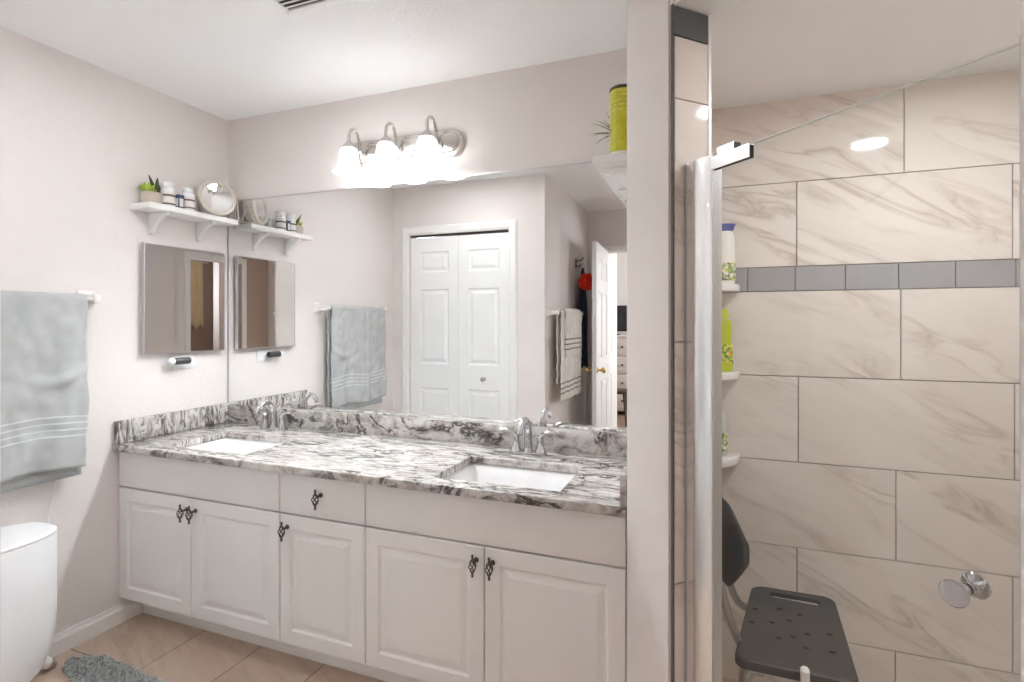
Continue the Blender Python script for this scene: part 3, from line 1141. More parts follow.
def make_faucet(cx, label):
    cy, z = -0.108, 0.818
    t = thing('faucet', label, 'faucet', (cx, cy, z), 0, 'two-handle faucets')
    bm = new()
    add_prism(bm, rrect(cx - 0.078, cx + 0.078, cy - 0.026, cy + 0.026, 0.025, 6), z, z + 0.012, bev=0.003)
    obj('base_plate', bm, M['chrome'], t)
    bm = new()
    pts = smooth_path([(cx, cy, z + 0.012), (cx, cy, z + 0.06), (cx, cy - 0.004, z + 0.108), (cx, cy - 0.030, z + 0.141), (cx, cy - 0.066, z + 0.140), (cx, cy - 0.094, z + 0.118), (cx, cy - 0.104, z + 0.098)], 6)
    n = len(pts)
    rs = [0.0195 - 0.0085 * (i / (n - 1)) ** 0.6 for i in range(n)]
    rs[0] = 0.023
    add_tube(bm, pts, rs, 16)
    obj('spout', bm, M['chrome'], t)
    for s in (-1, 1):
        hx = cx + s * 0.052
        bm = new()
        add_lathe(bm, [(0.023, 0.012), (0.021, 0.02), (0.0145, 0.036), (0.0125, 0.055), (0.0135, 0.068), (0.013, 0.077), (0.0, 0.081)], 20, Matrix.Translation((hx, cy, z)))
        lv = smooth_path([(hx - s * 0.004, cy, z + 0.070), (hx + s * 0.014, cy - 0.003, z + 0.086), (hx + s * 0.036, cy - 0.006, z + 0.094), (hx + s * 0.066, cy - 0.008, z + 0.094)], 5)
        m_ = len(lv)
        add_tube(bm, lv, [0.0115 - 0.0055 * i / (m_ - 1) for i in range(m_)], 12, flat=1.25)
        obj('lever_handle', bm, M['chrome'], t)
    return t


make_faucet(0.425, 'chrome two-handle faucet behind the left sink')
make_faucet(1.752, 'chrome two-handle faucet behind the right sink, beside the partition wall')

# ------------------------------------------------------------------ mirrors
wm = thing('wall_mirror', 'large frameless wall mirror standing on the granite backsplash', 'mirror', (1.1, -0.003, 0.911))
bm = new()
add_box(bm, 0.012, 2.2185, -0.0075, -0.0015, 0.9115, 1.998)
obj('glass', bm, M['mirror'], wm, flat=True)
bm = new()
add_box(bm, 0.004, 2.2185, -0.0095, -0.0012, 1.998, 2.003)
add_box(bm, 0.004, 0.0115, -0.0100, -0.0012, 0.9115, 1.998)
obj('edge_channel', bm, M['alu_dull'], wm, flat=True)

sm = thing('wall_mirror', 'small square mirror on the left wall below the white shelf', 'mirror', (0.012, -0.258, 1.2))
bm = new()
add_box(bm, 0.014, 0.0275, -0.470, -0.052, 1.207, 1.712)
obj('glass', bm, M['mirror_bronze'], sm, flat=True)
bm = new()
for a, b, c, d in ((-0.474, -0.470, 1.203, 1.716), (-0.052, -0.048, 1.203, 1.716), (-0.470, -0.052, 1.203, 1.207), (-0.470, -0.052, 1.712, 1.716)):
    add_box(bm, 0.0125, 0.030, a, b, c, d)
obj('metal_frame', bm, M['alu_dull'], sm, flat=True)
bm = new()
add_box(bm, 0.0005, 0.0125, -0.40, -0.12, 1.30, 1.62)
obj('hanging_cleat', bm, M['dark_gap'], sm, flat=True)

# ------------------------------------------------------------------ vanity light
vl = thing('vanity_light', 'three-shade vanity wall lamp on a rounded nickel bar above the large mirror', 'lamp', (1.09, 0, 2.153))


def stadium(x0, x1, z0, z1, n=14):
    return rrect(x0, x1, z0, z1, (z1 - z0) / 2 - 1e-4, n)


bm = new()
loft(bm, [[(x, y, z) for x, z in stadium(0.762 + i, 1.417 - i, 2.091 + i, 2.215 - i)] for i, y in ((0, -0.001), (0, -0.012), (0.004, -0.018), (0.018, -0.020), (0.022, -0.028), (0.026, -0.031))])
obj('back_plate', bm, M['nickel'], vl)
for cx in (0.882, 1.083, 1.292):
    bm = new()
    pts = smooth_path([(cx + 0.012, -0.030, 2.140), (cx + 0.012, -0.046, 2.150), (cx + 0.010, -0.056, 2.195), (cx + 0.006, -0.068, 2.236), (cx + 0.003, -0.088, 2.250), (cx, -0.110, 2.235), (cx, -0.118, 2.208), (cx, -0.118, 2.165)], 5)
    add_tube(bm, pts, 0.0072, 10)
    add_lathe(bm, [(0.022, 0.0), (0.020, 0.008), (0.010, 0.014)], 20, Matrix.Translation((cx + 0.012, -0.030, 2.140)) @ Matrix.Rotation(PI / 2, 4, 'X'))
    arm = obj('arm', bm, M['nickel'], vl)
    bm = new()
    add_lathe(bm, [(0.008, 2.186), (0.010, 2.176), (0.020, 2.168), (0.030, 2.156), (0.032, 2.146), (0.0, 2.146)], 24, Matrix.Translation((cx, -0.118, 0.004)))
    obj('shade_holder', bm, M['nickel'], arm)
    bm = new()
    prof = [(r * 0.86, 2.092 + (z - 2.091) * 0.84) for r, z in ((0.034, 2.156), (0.044, 2.146), (0.049, 2.125), (0.051, 2.095), (0.055, 2.068), (0.063, 2.046), (0.076, 2.031), (0.082, 2.026))]
    inner = [(r - 0.003, z - 0.001) for r, z in reversed(prof)]
    add_lathe(bm, prof + inner, 36, Matrix.Translation((cx, -0.118, 0.004)), close=False)
    sh = obj('lamp_shade', bm, M['shade'], arm)
    bm = new()
    add_lathe(bm, [(0.0, 2.060), (0.013, 2.063), (0.020, 2.071), (0.023, 2.082), (0.020, 2.096), (0.012, 2.110), (0.011, 2.138), (0.0, 2.138)], 16, Matrix.Translation((cx, -0.118, 0.004)))
    obj('bulb', bm, M['bulb'], arm)

# ------------------------------------------------------------------ left shelf


def shelf(name, label, x0, x1, y0, y1, z0, z1, side, bys):
    """shelf on a wall at x=x0 (side +1 sticks out to +x) with scrolled brackets"""
    t = thing(name, label, 'shelf', (x0, (y0 + y1) / 2, z0), 0)
    bm = new()
    add_box(bm, min(x0, x1), max(x0, x1), y0, y1, z0, z1, 0.004)
    obj('board', bm, M['shelf_white'], t)
    for by in bys:
        d = abs(x1 - x0) * 0.86
        poly = [(0, 0), (d, 0), (d, -0.012)]
        for k in range(1, 8):
            a = k / 8 * PI / 2
            t_ = k / 8
            poly.append((d - (d - 0.016) * (0.45 * math.sin(a) + 0.55 * t_), -0.012 - 0.078 * (0.45 * (1 - math.cos(a)) + 0.55 * t_)))
        poly += [(0.014, -0.096), (0, -0.100)]
        bm = new()
        mt = Matrix(((side, 0, 0, x0), (0, 0, 1, by - 0.010), (0, 1, 0, z0), (0, 0, 0, 1)))
        add_prism(bm, poly, 0, 0.020, mt, bev=0.002)
        obj('bracket', bm, M['shelf_white'], t)
    return t


shelf('wall_shelf', 'white wall shelf with two scroll brackets on the left wall, above the small square mirror', 0.0006, 0.130, -0.517, -0.050, 1.858, 1.885, 1, (-0.425, -0.180))
ZS = 1.885
# succulent
sp = thing('potted_succulent', 'small green succulent in a round beige pot at the left end of the wall shelf', 'plant', (0.052, -0.455, ZS))
bm = new()
add_lathe(bm, [(0.0, 0.001), (0.036, 0.001), (0.041, 0.008), (0.044, 0.03), (0.043, 0.055), (0.038, 0.057), (0.036, 0.050), (0.0, 0.050)], 28, Matrix.Translation((0.052, -0.455, ZS)))
obj('pot', bm, M['stone_pot'], sp)
bm = new()
add_lathe(bm, [(0.0, 0.0525), (0.036, 0.052), (0.0, 0.0505)], 20, Matrix.Translation((0.052, -0.455, ZS)), close=False)
obj('soil', bm, M['soil'], sp)


def leaf_blade(bm, base, d, length, width, curl=0.0, n=6, thick=0.3):
    d = Vector(d).normalized()
    side = d.cross(Vector((0, 0, 1)))
    if side.length < 0.1:
        side = Vector((1, 0, 0))
    side.normalize()
    up = side.cross(d)
    rings = []
    for i in range(n + 1):
        t = i / n
        c = Vector(base) + d * length * t + Vector((0, 0, -1)) * curl * t * t
        w = width * (math.sin(PI * (0.12 + 0.86 * t)) ** 0.8) / 2
        rings.append([tuple(c + side * w * math.cos(a) + up * w * thick * math.sin(a)) for a in [2 * PI * k / 8 for k in range(8)]])
    loft(bm, rings)


bm = new()
rng = random.Random(3)
for k in range(16):
    a = 2 * PI * k / 16 * 2.4
    el = 0.35 + 1.0 * k / 16
    leaf_blade(bm, (0.045, -0.468, ZS + 0.052), (math.cos(a) * math.cos(el), math.sin(a) * math.cos(el), math.sin(el)), 0.046, 0.026, -0.006, thick=0.55)
obj('rosette_leaves', bm, M['leaf'], sp)
bm = new()
for dx, dy, dz, ln in ((0.15, -0.55, 1, 0.095), (-0.1, 0.12, 1, 0.085), (-0.4, 0.5, 1.0, 0.065), (-0.1, 0.15, 1, 0.06), (0.6, -0.1, 0.9, 0.05)):
    leaf_blade(bm, (0.058, -0.436, ZS + 0.050), (dx, dy, dz), ln, 0.019, 0.0, thick=0.35)
obj('pointed_leaves', bm, M['leaf_dark'], sp, label='dark pointed leaves')


def pill_bottle(cx, cy, r, h, label, group=None):
    t = thing('pill_bottle', label, 'bottle', (cx, cy, ZS), 0, group)
    mt = Matrix.Translation((cx, cy, ZS))
    bm = new()
    add_lathe(bm, [(0.0, 0.0005), (r * 0.94, 0.0005), (r, 0.003), (r, h * 0.70), (r * 0.93, h * 0.75), (r * 0.78, h * 0.78), (r * 0.78, h * 0.80), (0, h * 0.80)], 28, mt)
    obj('body', bm, M['plastic_white'], t)
    bm = new()
    add_lathe(bm, [(0.0, h * 0.785), (r * 0.84, h * 0.785), (r * 0.86, h * 0.80), (r * 0.86, h * 0.97), (r * 0.80, h), (0, h)], 28, mt)
    obj('cap', bm, M['plastic_white'], t)
    bm = new()
    add_lathe(bm, [(r + 0.0004, h * 0.10), (r + 0.0007, h * 0.10), (r + 0.0007, h * 0.62), (r + 0.0004, h * 0.62)], 28, mt, close=False)
    lb = obj('label', bm, M['label_paper'], t)
    bm = new()
    for a, b in ((0.10, 0.16), (0.42, 0.50)):
        add_lathe(bm, [(r + 0.0008, h * a), (r + 0.0011, h * a), (r + 0.0011, h * b), (r + 0.0008, h * b)], 28, mt, close=False)
    obj('label_print', bm, M['label_brown'], lb)
    return t


pill_bottle(0.070, -0.391, 0.030, 0.118, 'white round pill bottle next to the succulent, left of the small navy box')
pill_bottle(0.085, -0.300, 0.028, 0.110, 'white round pill bottle between the small navy box and the round makeup mirror')
bx = thing('small_box', 'small navy and white box between the two pill bottles on the shelf', 'box', (0.087, -0.347, ZS))
bm = new()
add_box(bm, 0.072, 0.102, -0.361, -0.333, ZS + 0.0005, ZS + 0.068, 0.0015)
obj('carton', bm, M['navy'], bx)
bm = new()
add_box(bm, 0.1022, 0.1028, -0.357, -0.338, ZS + 0.012, ZS + 0.050)
add_box(bm, 0.076, 0.098, -0.3617, -0.3611, ZS + 0.012, ZS + 0.050)
obj('printed_panel', bm, M['label_paper'], bx)
bm = new()
add_lathe(bm, [(0.0, 0.0005), (0.022, 0.0005), (0.026, 0.004), (0.028, 0.066), (0.0255, 0.066), (0.0235, 0.006), (0.0, 0.006)], 28, Matrix.Translation((0.036, -0.258, ZS)))
o = obj('cup', bm, M['teal_cup'])
tag(o, 'pale teal cup behind the pill bottles, seen in the mirror', 'cup')

# round makeup mirror on a wire stand
mc = Vector((0.072, -0.135, ZS + 0.098))
mm = thing('makeup_mirror', 'round makeup mirror in a cream ring on a wire stand, beside the pill bottles', 'mirror', (mc.x, mc.y, ZS))
fz = math.atan2(-0.36, 0.93)
mt = Matrix.Translation(mc) @ Matrix.Rotation(fz, 4, 'Z') @ Matrix.Rotation(PI / 2 - 0.10, 4, 'Y')
bm = new()
add_lathe(bm, [(0.073, 0.018), (0.076, 0.024), (0.089, 0.023), (0.093, 0.012), (0.093, -0.024), (0.089, -0.032), (0.080, -0.034), (0.073, -0.028), (0.073, 0.018)], 48, mt, close=False)
obj('ring_frame', bm, M['cream_metal'], mm)
bm = new()
add_lathe(bm, [(0.0, 0.006), (0.03, 0.0075), (0.055, 0.0115), (0.074, 0.016), (0.074, -0.026), (0.0, -0.026)], 48, mt)
obj('mirror_glass', bm, M['mirror'], mm)
sd = Vector((-math.sin(fz), math.cos(fz), 0))
fw = Vector((math.cos(fz), math.sin(fz), 0))
for s in (-1, 1):
    top = mc + sd * s * 0.1
    bm = new()
    for f_ in (-1, 1):
        q = mc + sd * s * 0.098 + fw * f_ * 0.034
        add_tube(bm, [top, (q.x, q.y, ZS + 0.004)], 0.0034, 8)
    a, b = mc + sd * s * 0.098 + fw * 0.034, mc + sd * s * 0.098 - fw * 0.034
    add_tube(bm, [(a.x, a.y, ZS + 0.004), (b.x, b.y, ZS + 0.004)], 0.0034, 8)
    add_lathe(bm, [(0.0, -0.004), (0.006, -0.003), (0.006, 0.012), (0.0, 0.013)], 12, Matrix.Translation(top) @ Matrix.Rotation(fz, 4, 'Z') @ Matrix.Rotation(-s * PI / 2, 4, 'X'))
    obj('wire_leg', bm, M['cream_metal'], mm)

# right shelf on the partition
shelf('wall_shelf', 'white wall shelf high on the partition wall, right of the vanity lamp', XP - 0.0006, 2.093, -0.476, -0.012, 1.852, 1.876, -1, (-0.40, -0.09))
tn = thing('tin', 'tall yellow-green printed tin standing on the high shelf beside the partition', 'tin', (2.181, -0.434, 1.876))
mt = Matrix.Translation((2.1815, -0.434, 1.876))
R_ = 0.039
bm = new()
add_lathe(bm, [(0.0, 0.001), (R_ - 0.002, 0.001), (R_, 0.003), (R_, 0.204), (R_ - 0.002, 0.206), (0, 0.206)], 36, mt)
o = obj('printed_body', bm, M['tin'], tn)
o.data.transform(Matrix.Identity(4))
bm = new()
add_lathe(bm, [(0.0, 0.2065), (R_ + 0.0012, 0.2065), (R_ + 0.0015, 0.213), (R_ - 0.002, 0.216), (R_ - 0.006, 0.212), (0, 0.212)], 36, mt)
obj('lid', bm, M['pewter'], tn)
bm = new()
add_lathe(bm, [(R_ + 0.0002, 0.001), (R_ + 0.0012, 0.001), (R_ + 0.0012, 0.008), (R_ + 0.0002, 0.008)], 36, mt, close=False)
obj('base_rim', bm, M['ceramic'], tn)
ap = thing('air_plant', 'spiky thin-leaved air plant behind the yellow-green tin on the high shelf', 'plant', (2.150, -0.325, 1.876))
bm = new()
add_lathe(bm, [(0.0, 0.001), (0.020, 0.001), (0.030, 0.03), (0.032, 0.115), (0.028, 0.115), (0.020, 0.012), (0.0, 0.012)], 20, Matrix.Translation((2.150, -0.325, 1.876)))
obj('pot', bm, M['stone_pot'], ap)
bm = new()
rng = random.Random(5)
for k in range(26):
    a = rng.uniform(0, 2 * PI)
    el = rng.uniform(0.1, 1.35)
    d = Vector((math.cos(a) * math.cos(el), math.sin(a) * math.cos(el) * 0.8, math.sin(el)))
    if d.x > 0.25 and el < 1.0:
        d.x *= -1
    if d.y < -0.2:
        d.y *= 0.3
    b = Vector((2.150, -0.325, 1.985))
    ln = rng.uniform(0.07, 0.125)
    pts = [b + d * ln * t + Vector((0, 0, -0.035)) * t ** 2.2 * (1 - el / 1.6) for t in (0, 0.25, 0.5, 0.75, 1.0)]
    pts = [Vector((min(p.x, XP - 0.006), p.y, p.z)) for p in pts]
    add_tube(bm, pts, [0.0026, 0.0024, 0.0018, 0.0011, 0.0004], 6)
obj('leaves', bm, M['airplant'], ap)

# ------------------------------------------------------------------ outlet and night light
ot = thing('wall_outlet', 'white electrical outlet plate on the left wall under the small square mirror', 'outlet', (0.0, -0.26, 1.157))
bm = new()
add_box(bm, 0.0005, 0.006, -0.320, -0.203, 1.121, 1.193, 0.0025)
obj('cover_plate', bm, M['plastic_white'], ot)
bm = new()
add_prism(bm, rrect(-0.252, -0.216, 1.138, 1.176, 0.012), 0.0062, 0.0072, YZ)
obj('socket_face', bm, M['plastic_white'], ot)
bm = new()
add_prism(bm, rrect(-0.308, -0.272, 1.138, 1.176, 0.012), 0.0062, 0.0072, YZ)
obj('socket_face', bm, M['plastic_white'], ot)
bm = new()
add_lathe(bm, [(0.0, 0.0), (0.003, 0.0), (0.003, 0.0012), (0.0, 0.0014)], 10, Matrix.Translation((0.006, -0.262, 1.157)) @ Matrix.Rotation(PI / 2, 4, 'Y'))
obj('screw', bm, M['nickel'], ot)
nl = thing('night_light', 'dark cylindrical plug-in light with a white round end, in the outlet under the small mirror', 'light', (0.0075, -0.29, 1.157))
bm = new()
rm = Matrix.Rotation(PI / 2, 4, 'X')
add_lathe(bm, [(0.0, 0.0), (0.015, 0.001), (0.017, 0.006), (0.017, 0.080), (0.015, 0.084), (0.0, 0.084)], 24, Matrix.Translation((0.036, -0.255, 1.163)) @ rm)
add_box(bm, 0.0078, 0.030, -0.302, -0.276, 1.150, 1.172, 0.003)
obj('body', bm, M['plastic_dark'], nl)
bm = new()
add_lathe(bm, [(0.0, 0.084), (0.0165, 0.0842), (0.0185, 0.092), (0.016, 0.102), (0.009, 0.109), (0.0, 0.111)], 24, Matrix.Translation((0.036, -0.255, 1.163)) @ rm)
obj('lens', bm, M['plastic_white'], nl)

# ------------------------------------------------------------------ towels and bars


def towel_bar(label, wall_x, ys_, z, out=0.07):
    y0, y1 = ys_
    t = thing('towel_bar', label, 'towel bar', (wall_x, (y0 + y1) / 2, z))
    for y in (y0, y1):
        bm = new()
        rings = []
        for d, hw, hh in ((0.0006, 0.034, 0.036), (0.008, 0.034, 0.036), (0.014, 0.026, 0.029), (0.030, 0.016, 0.020), (0.052, 0.014, 0.017), (out + 0.012, 0.015, 0.017), (out + 0.016, 0.011, 0.013)):
            rings.append([(wall_x + d, a, b) for a, b in rrect(y - hw, y + hw, z - hh, z + hh, min(hw, hh) * 0.4, 4)])
        loft(bm, rings)
        obj('bracket', bm, M['ceramic'], t)
    bm = new()
    add_tube(bm, [(wall_x + out, y0 + 0.010, z), (wall_x + out, y1 - 0.010, z)] if y0 < y1 else [(wall_x + out, y0 - 0.010, z), (wall_x + out, y1 + 0.010, z)], 0.0095, 14)
    obj('bar', bm, M['ceramic'], t)
    return t


def drape(name, label, mat, wall_x, out, y0, y1, zbar, zf, zb, rad=0.016, wav=0.010, seed=0, group=None, thick=0.009, ny=60, fold=None):
    """towel over a bar that runs along y; front hangs to zf(y), back to zb"""
    rng = random.Random(seed)
    ph = [rng.uniform(0, 6.28) for _ in range(8)]
    bm = new()
    lay = bm.loops.layers.uv.new('cloth')
    nf, na, nb = 46, 10, 26
    grid, uvs = [], []
    for i in range(ny + 1):
        y = y0 + (y1 - y0) * i / ny
        f = zf(y)
        prof = []
        for k in range(nf):
            t = k / nf
            prof.append((wall_x + out + rad, f + (zbar - f) * t, (zbar - f) * t, 1.0 - t, 1))
        for k in range(na + 1):
            a = PI * k / na
            prof.append((wall_x + out + rad * math.cos(a), zbar + rad * math.sin(a), (zbar - f) + rad * a, 0.0, 0))
        for k in range(1, nb + 1):
            t = k / nb
            prof.append((wall_x + out - rad, zbar - (zbar - zb) * t, (zbar - f) + rad * PI + (zbar - zb) * t, t, -1))
        row, ur = [], []
        for (x, z, v, hang, sd_) in prof:
            w = wav * (0.25 + hang) * (0.55 * math.sin(y * 23 + ph[0] + z * 1.7) + 0.35 * math.sin(y * 47 + ph[1] - z * 3.1) + 0.35 * noise.noise(Vector((y * 9, z * 7, seed)))) * (1 if sd_ >= 0 else 0.35)
            w += 0.0075 * noise.noise(Vector((y * 22, z * 22, seed + 5)))
            if fold and sd_ > 0:
                w += fold(y, z)
            yy = y + 0.006 * hang * math.sin(z * 13 + ph[2]) + 0.004 * noise.noise(Vector((y * 4, z * 10, seed + 9)))
            row.append(bm.verts.new((x + w if sd_ else x, yy, z)))
            ur.append((y, v))
        grid.append(row)
        uvs.append(ur)
    for i in range(ny):
        for k in range(len(grid[0]) - 1):
            q = ((i, k), (i + 1, k), (i + 1, k + 1), (i, k + 1))
            fc = bm.faces.new([grid[a][b] for a, b in q])
            for lp, (a, b) in zip(fc.loops, q):
                lp[lay].uv = uvs[a][b]
    o = obj(name, bm, mat, angle=180, recalc=False)
    md = o.modifiers.new('thickness', 'SOLIDIFY')
    md.thickness = thick
    md.offset = 0.0
    tag(o, label, 'towel', group)
    return o


towel_bar('white ceramic towel bar on the left wall, carrying the grey-blue towel', 0.0, (-0.700, -1.37), 1.446)


def fold_blue(y, z):
    e = 0.010 * math.exp(-((y + 1.13) / 0.02) ** 2)
    # a crease pulled sideways a third of the way down
    e += 0.020 * math.exp(-((z - 1.20 - 0.08 * math.sin(y * 9)) / 0.016) ** 2) * math.exp(-((y + 0.83) / 0.09) ** 2)
    return e


drape('bath_towel', 'grey-blue terry towel with ribbed hem stripes hanging on the left wall', M['towel_blue'], 0.0, 0.070, -1.345, -0.742, 1.444,
      lambda y: 0.775 + (0.012 if y < -1.13 else 0.0) + 0.01 * math.sin(y * 12), 0.735, seed=2, fold=fold_blue, wav=0.010)

towel_bar('white ceramic towel bar on the passage wall seen in the mirror, carrying the cream towels', XH, (-1.665, -2.42), 1.425, 0.075)
drape('bath_towel', 'long cream towel with dark hem stripes on the passage wall, seen in the mirror', M['towel_cream'], XH, 0.075, -2.36, -1.71, 1.427,
      lambda y: 0.755, 0.89, seed=4, wav=0.008)
drape('hand_towel', 'short cream hand towel with dark stripes hung over the long cream towel', M['towel_cream'], XH, 0.075, -2.27, -1.79, 1.428,
      lambda y: 1.085, 1.12, rad=0.031, seed=6, wav=0.006)

# things hung behind the open passage door
hk = thing('coat_hook', 'dark double coat hook on the passage wall behind the open door', 'hook', (XH, -2.52, 1.88))
bm = new()
add_prism(bm, rrect(-2.545, -2.495, 1.84, 1.92, 0.01), XH + 0.0006, XH + 0.006, YZ)
add_tube(bm, smooth_path([(XH + 0.006, -2.52, 1.90), (XH + 0.05, -2.52, 1.905), (XH + 0.075, -2.52, 1.93)], 5), 0.005, 8)
add_tube(bm, smooth_path([(XH + 0.006, -2.52, 1.86), (XH + 0.035, -2.52, 1.85), (XH + 0.05, -2.52, 1.872)], 5), 0.005, 8)
obj('double_hook', bm, M['pewter'], hk)


def blob(bm, c, r, amp, fr, seed, n=28, m=20, mat=None):
    prof = []
    t = bmesh.new()
    bmesh.ops.create_uvsphere(t, u_segments=n, v_segments=m, radius=1.0)
    for v in t.verts:
        d = v.co.normalized()
        k = 1 + amp * noise.fractal(d * fr + Vector((seed, 0, 0)), 0.6, 2.0, 4)
        v.co = Vector((c[0] + d.x * r[0] * k, c[1] + d.y * r[1] * k, c[2] + d.z * r[2] * k))
    merge(bm, t)


lf = thing('bath_pouf', 'red mesh bath pouf hanging behind the open passage door, seen in the mirror', 'bath sponge', (1.432, -2.385, 1.70))
bm = new()
for k in range(30):
    # ruffled discs packed into a ball
    a, b = rng.uniform(0, 2 * PI), math.acos(rng.uniform(-1, 1))
    d = Vector((math.sin(b) * math.cos(a), math.sin(b) * math.sin(a), math.cos(b)))
    q = d.to_track_quat('Z', 'Y').to_matrix().to_4x4()
    t = bmesh.new()
    cv = t.verts.new((0, 0, 0.01))
    rg = [t.verts.new((0.046 * math.cos(2 * PI * i / 24), 0.046 * math.sin(2 * PI * i / 24), 0.052 + 0.012 * math.sin(i * 2 * PI / 24 * 6 + k))) for i in range(24)]
    r1 = [t.verts.new((0.022 * math.cos(2 * PI * i / 24), 0.022 * math.sin(2 * PI * i / 24), 0.030 + 0.008 * math.sin(i * 2 * PI / 24 * 6 + k))) for i in range(24)]
    for i in range(24):
        t.faces.new((cv, r1[i], r1[(i + 1) % 24]))
        t.faces.new((r1[i], rg[i], rg[(i + 1) % 24], r1[(i + 1) % 24]))
    t.transform(Matrix.Translation((1.432, -2.385, 1.70)) @ q)
    merge(bm, t)
blob(bm, (1.432, -2.385, 1.70), (0.054, 0.054, 0.054), 0.1, 3, 1)
obj('mesh_ball', bm, M['red_net'], lf, recalc=False)
bm = new()
add_tube(bm, smooth_path([(1.432, -2.385, 1.75), (1.405, -2.45, 1.82), (1.372, -2.52, 1.93), (1.368, -2.522, 1.932)], 5), 0.0025, 6)
obj('cord_loop', bm, M['label_paper'], lf)


def hung_cloth(name, label, mat, cx, cy, ztop, zbot, wx, wy, seed):
    bm = new()
    rings = []
    n = 40
    for i in range(26):
        t = i / 25
        z = ztop + (zbot - ztop) * t
        k = 0.25 + 0.75 * min(1, t * 2.2) ** 0.6
        r = []
        for j in range(n):
            a = 2 * PI * j / n
            f = 1 + 0.22 * t ** 0.5 * math.sin(a * 7 + seed) + 0.15 * noise.noise(Vector((math.cos(a) * 2, math.sin(a) * 2, z * 3 + seed)))
            r.append((cx + wx * k * f * math.cos(a), cy + wy * k * f * math.sin(a), z + 0.02 * math.sin(a * 3) * t))
        rings.append(r)
    loft(bm, rings)
    o = obj(name, bm, mat, angle=180)
    return o


o = hung_cloth('bathrobe', 'dark blue robe on the hook behind the open passage door, seen in the mirror', M['navy_cloth'], XH + 0.048, -2.60, 1.842, 0.95, 0.028, 0.125, 2)
tag(o, 'dark blue robe on the hook behind the open passage door, seen in the mirror', 'robe')

# ------------------------------------------------------------------ white tub on feet, cord, mat
BC = (0.150, -1.145)
bn = thing('lidded_bin', 'tall white rounded bin with lid and short splayed feet against the left wall', 'bin', (BC[0], BC[1], FZ))
hx, hy = 0.135, 0.240


def sup(z, s, off=0.0, n=48, p=2.8):
    out = []
    for k in range(n):
        a = 2 * PI * k / n
        c, s_ = math.cos(a), math.sin(a)
        out.append((BC[0] + (hx * s + off) * math.copysign(abs(c) ** (2 / p), c), BC[1] + (hy * s + off) * math.copysign(abs(s_) ** (2 / p), s_), z))
    return out


zt_ = 0.605
prof = [(0.060, 0.36), (0.066, 0.52), (0.085, 0.69), (0.120, 0.83), (0.170, 0.925), (0.235, 0.978), (0.32, 1.0), (zt_ - 0.016, 1.0), (zt_ - 0.012, 0.992)]
bm = new()
loft(bm, [sup(z, s) for z, s in prof])
obj('tub', bm, M['plastic_white'], bn, angle=60)
bm = new()
loft(bm, [sup(z, s) for z, s in ((zt_ - 0.0115, 0.99), (zt_ - 0.010, 1.0), (zt_ - 0.003, 1.0), (zt_, 0.985), (zt_ + 0.001, 0.95), (zt_ + 0.001, 0.4))])
obj('lid', bm, M['plastic_white'], bn, angle=60)
for (x, y, tx, ty) in ((BC[0] - 0.045, BC[1] + 0.185, -0.030, 0.105), (BC[0] - 0.06, BC[1] - 0.15, -0.02, -0.05), (BC[0] + 0.06, BC[1] - 0.15, 0.02, -0.05)):
    bm = new()
    add_tube(bm, [(x, y, 0.125), (x + tx * 0.78, y + ty * 0.78, 0.052)], [0.027, 0.021], 14)
    lg = obj('foot', bm, M['plastic_white'], bn)
    bm = new()
    add_tube(bm, [(x + tx * 0.79, y + ty * 0.79, 0.0515), (x + tx, y + ty, FZ + 0.003)], [0.0175, 0.014], 14)
    obj('foot_tip', bm, M['alu_dull'], lg, label='grey foot tip')
bm = new()
add_tube(bm, smooth_path([(0.008, -0.80, 1.02), (0.007, -0.815, 0.85), (0.010, -0.812, 0.72), (0.012, -0.835, 0.58), (0.014, -0.850, 0.40), (0.05, -0.873, 0.30)], 6), 0.0028, 8)
obj('power_cord', bm, M['plastic_white'], bn)

# shag mat
mat_c = Vector((0.60, -1.10, FZ))
mr = thing('bath_mat', 'grey shag bath mat on the tiled floor beside the white bin', 'mat', mat_c)
bm = new()
rr = []
cs = [(0.105, -0.825), (0.12, -0.80), (0.20, -0.752), (0.60, -0.775), (1.02, -0.80), (1.08, -0.86), (1.06, -1.34), (1.0, -1.40), (0.55, -1.41), (0.50, -1.36), (0.47, -1.05), (0.43, -0.93), (0.14, -0.86)]
add_prism(bm, cs, FZ + 0.0008, FZ + 0.010)
obj('backing', bm, M['mat'], mr)
bm = new()
rng = random.Random(11)


def inside(x, y):
    c = False
    j = len(cs) - 1
    for i in range(len(cs)):
        if (cs[i][1] > y) != (cs[j][1] > y) and x < (cs[j][0] - cs[i][0]) * (y - cs[i][1]) / (cs[j][1] - cs[i][1]) + cs[i][0]:
            c = not c
        j = i
    return c


cnt = 0
while cnt < 7000:
    x, y = rng.uniform(0.1, 1.1), rng.uniform(-1.42, -0.74)
    if y < -1.0 and rng.random() < 0.6:
        continue
    if not inside(x, y):
        continue
    cnt += 1
    a = rng.uniform(0, 2 * PI)
    h = rng.uniform(0.007, 0.015)
    lx, ly = rng.uniform(-0.012, 0.012), rng.uniform(-0.012, 0.012)
    w = 0.0028
    b0 = bm.verts.new((x + w * math.cos(a), y + w * math.sin(a), FZ + 0.009))
    b1 = bm.verts.new((x - w * math.cos(a), y - w * math.sin(a), FZ + 0.009))
    m1 = bm.verts.new((x - w * math.cos(a) + lx * 0.4, y - w * math.sin(a) + ly * 0.4, FZ + 0.009 + h * 0.7))
    m0 = bm.verts.new((x + w * math.cos(a) + lx * 0.4, y + w * math.sin(a) + ly * 0.4, FZ + 0.009 + h * 0.7))
    tp = bm.verts.new((x + lx, y + ly, FZ + 0.009 + h))
    bm.faces.new((b0, b1, m1, m0))
    bm.faces.new((m0, m1, tp))
o = obj('pile', bm, M['mat'], mr, recalc=False)
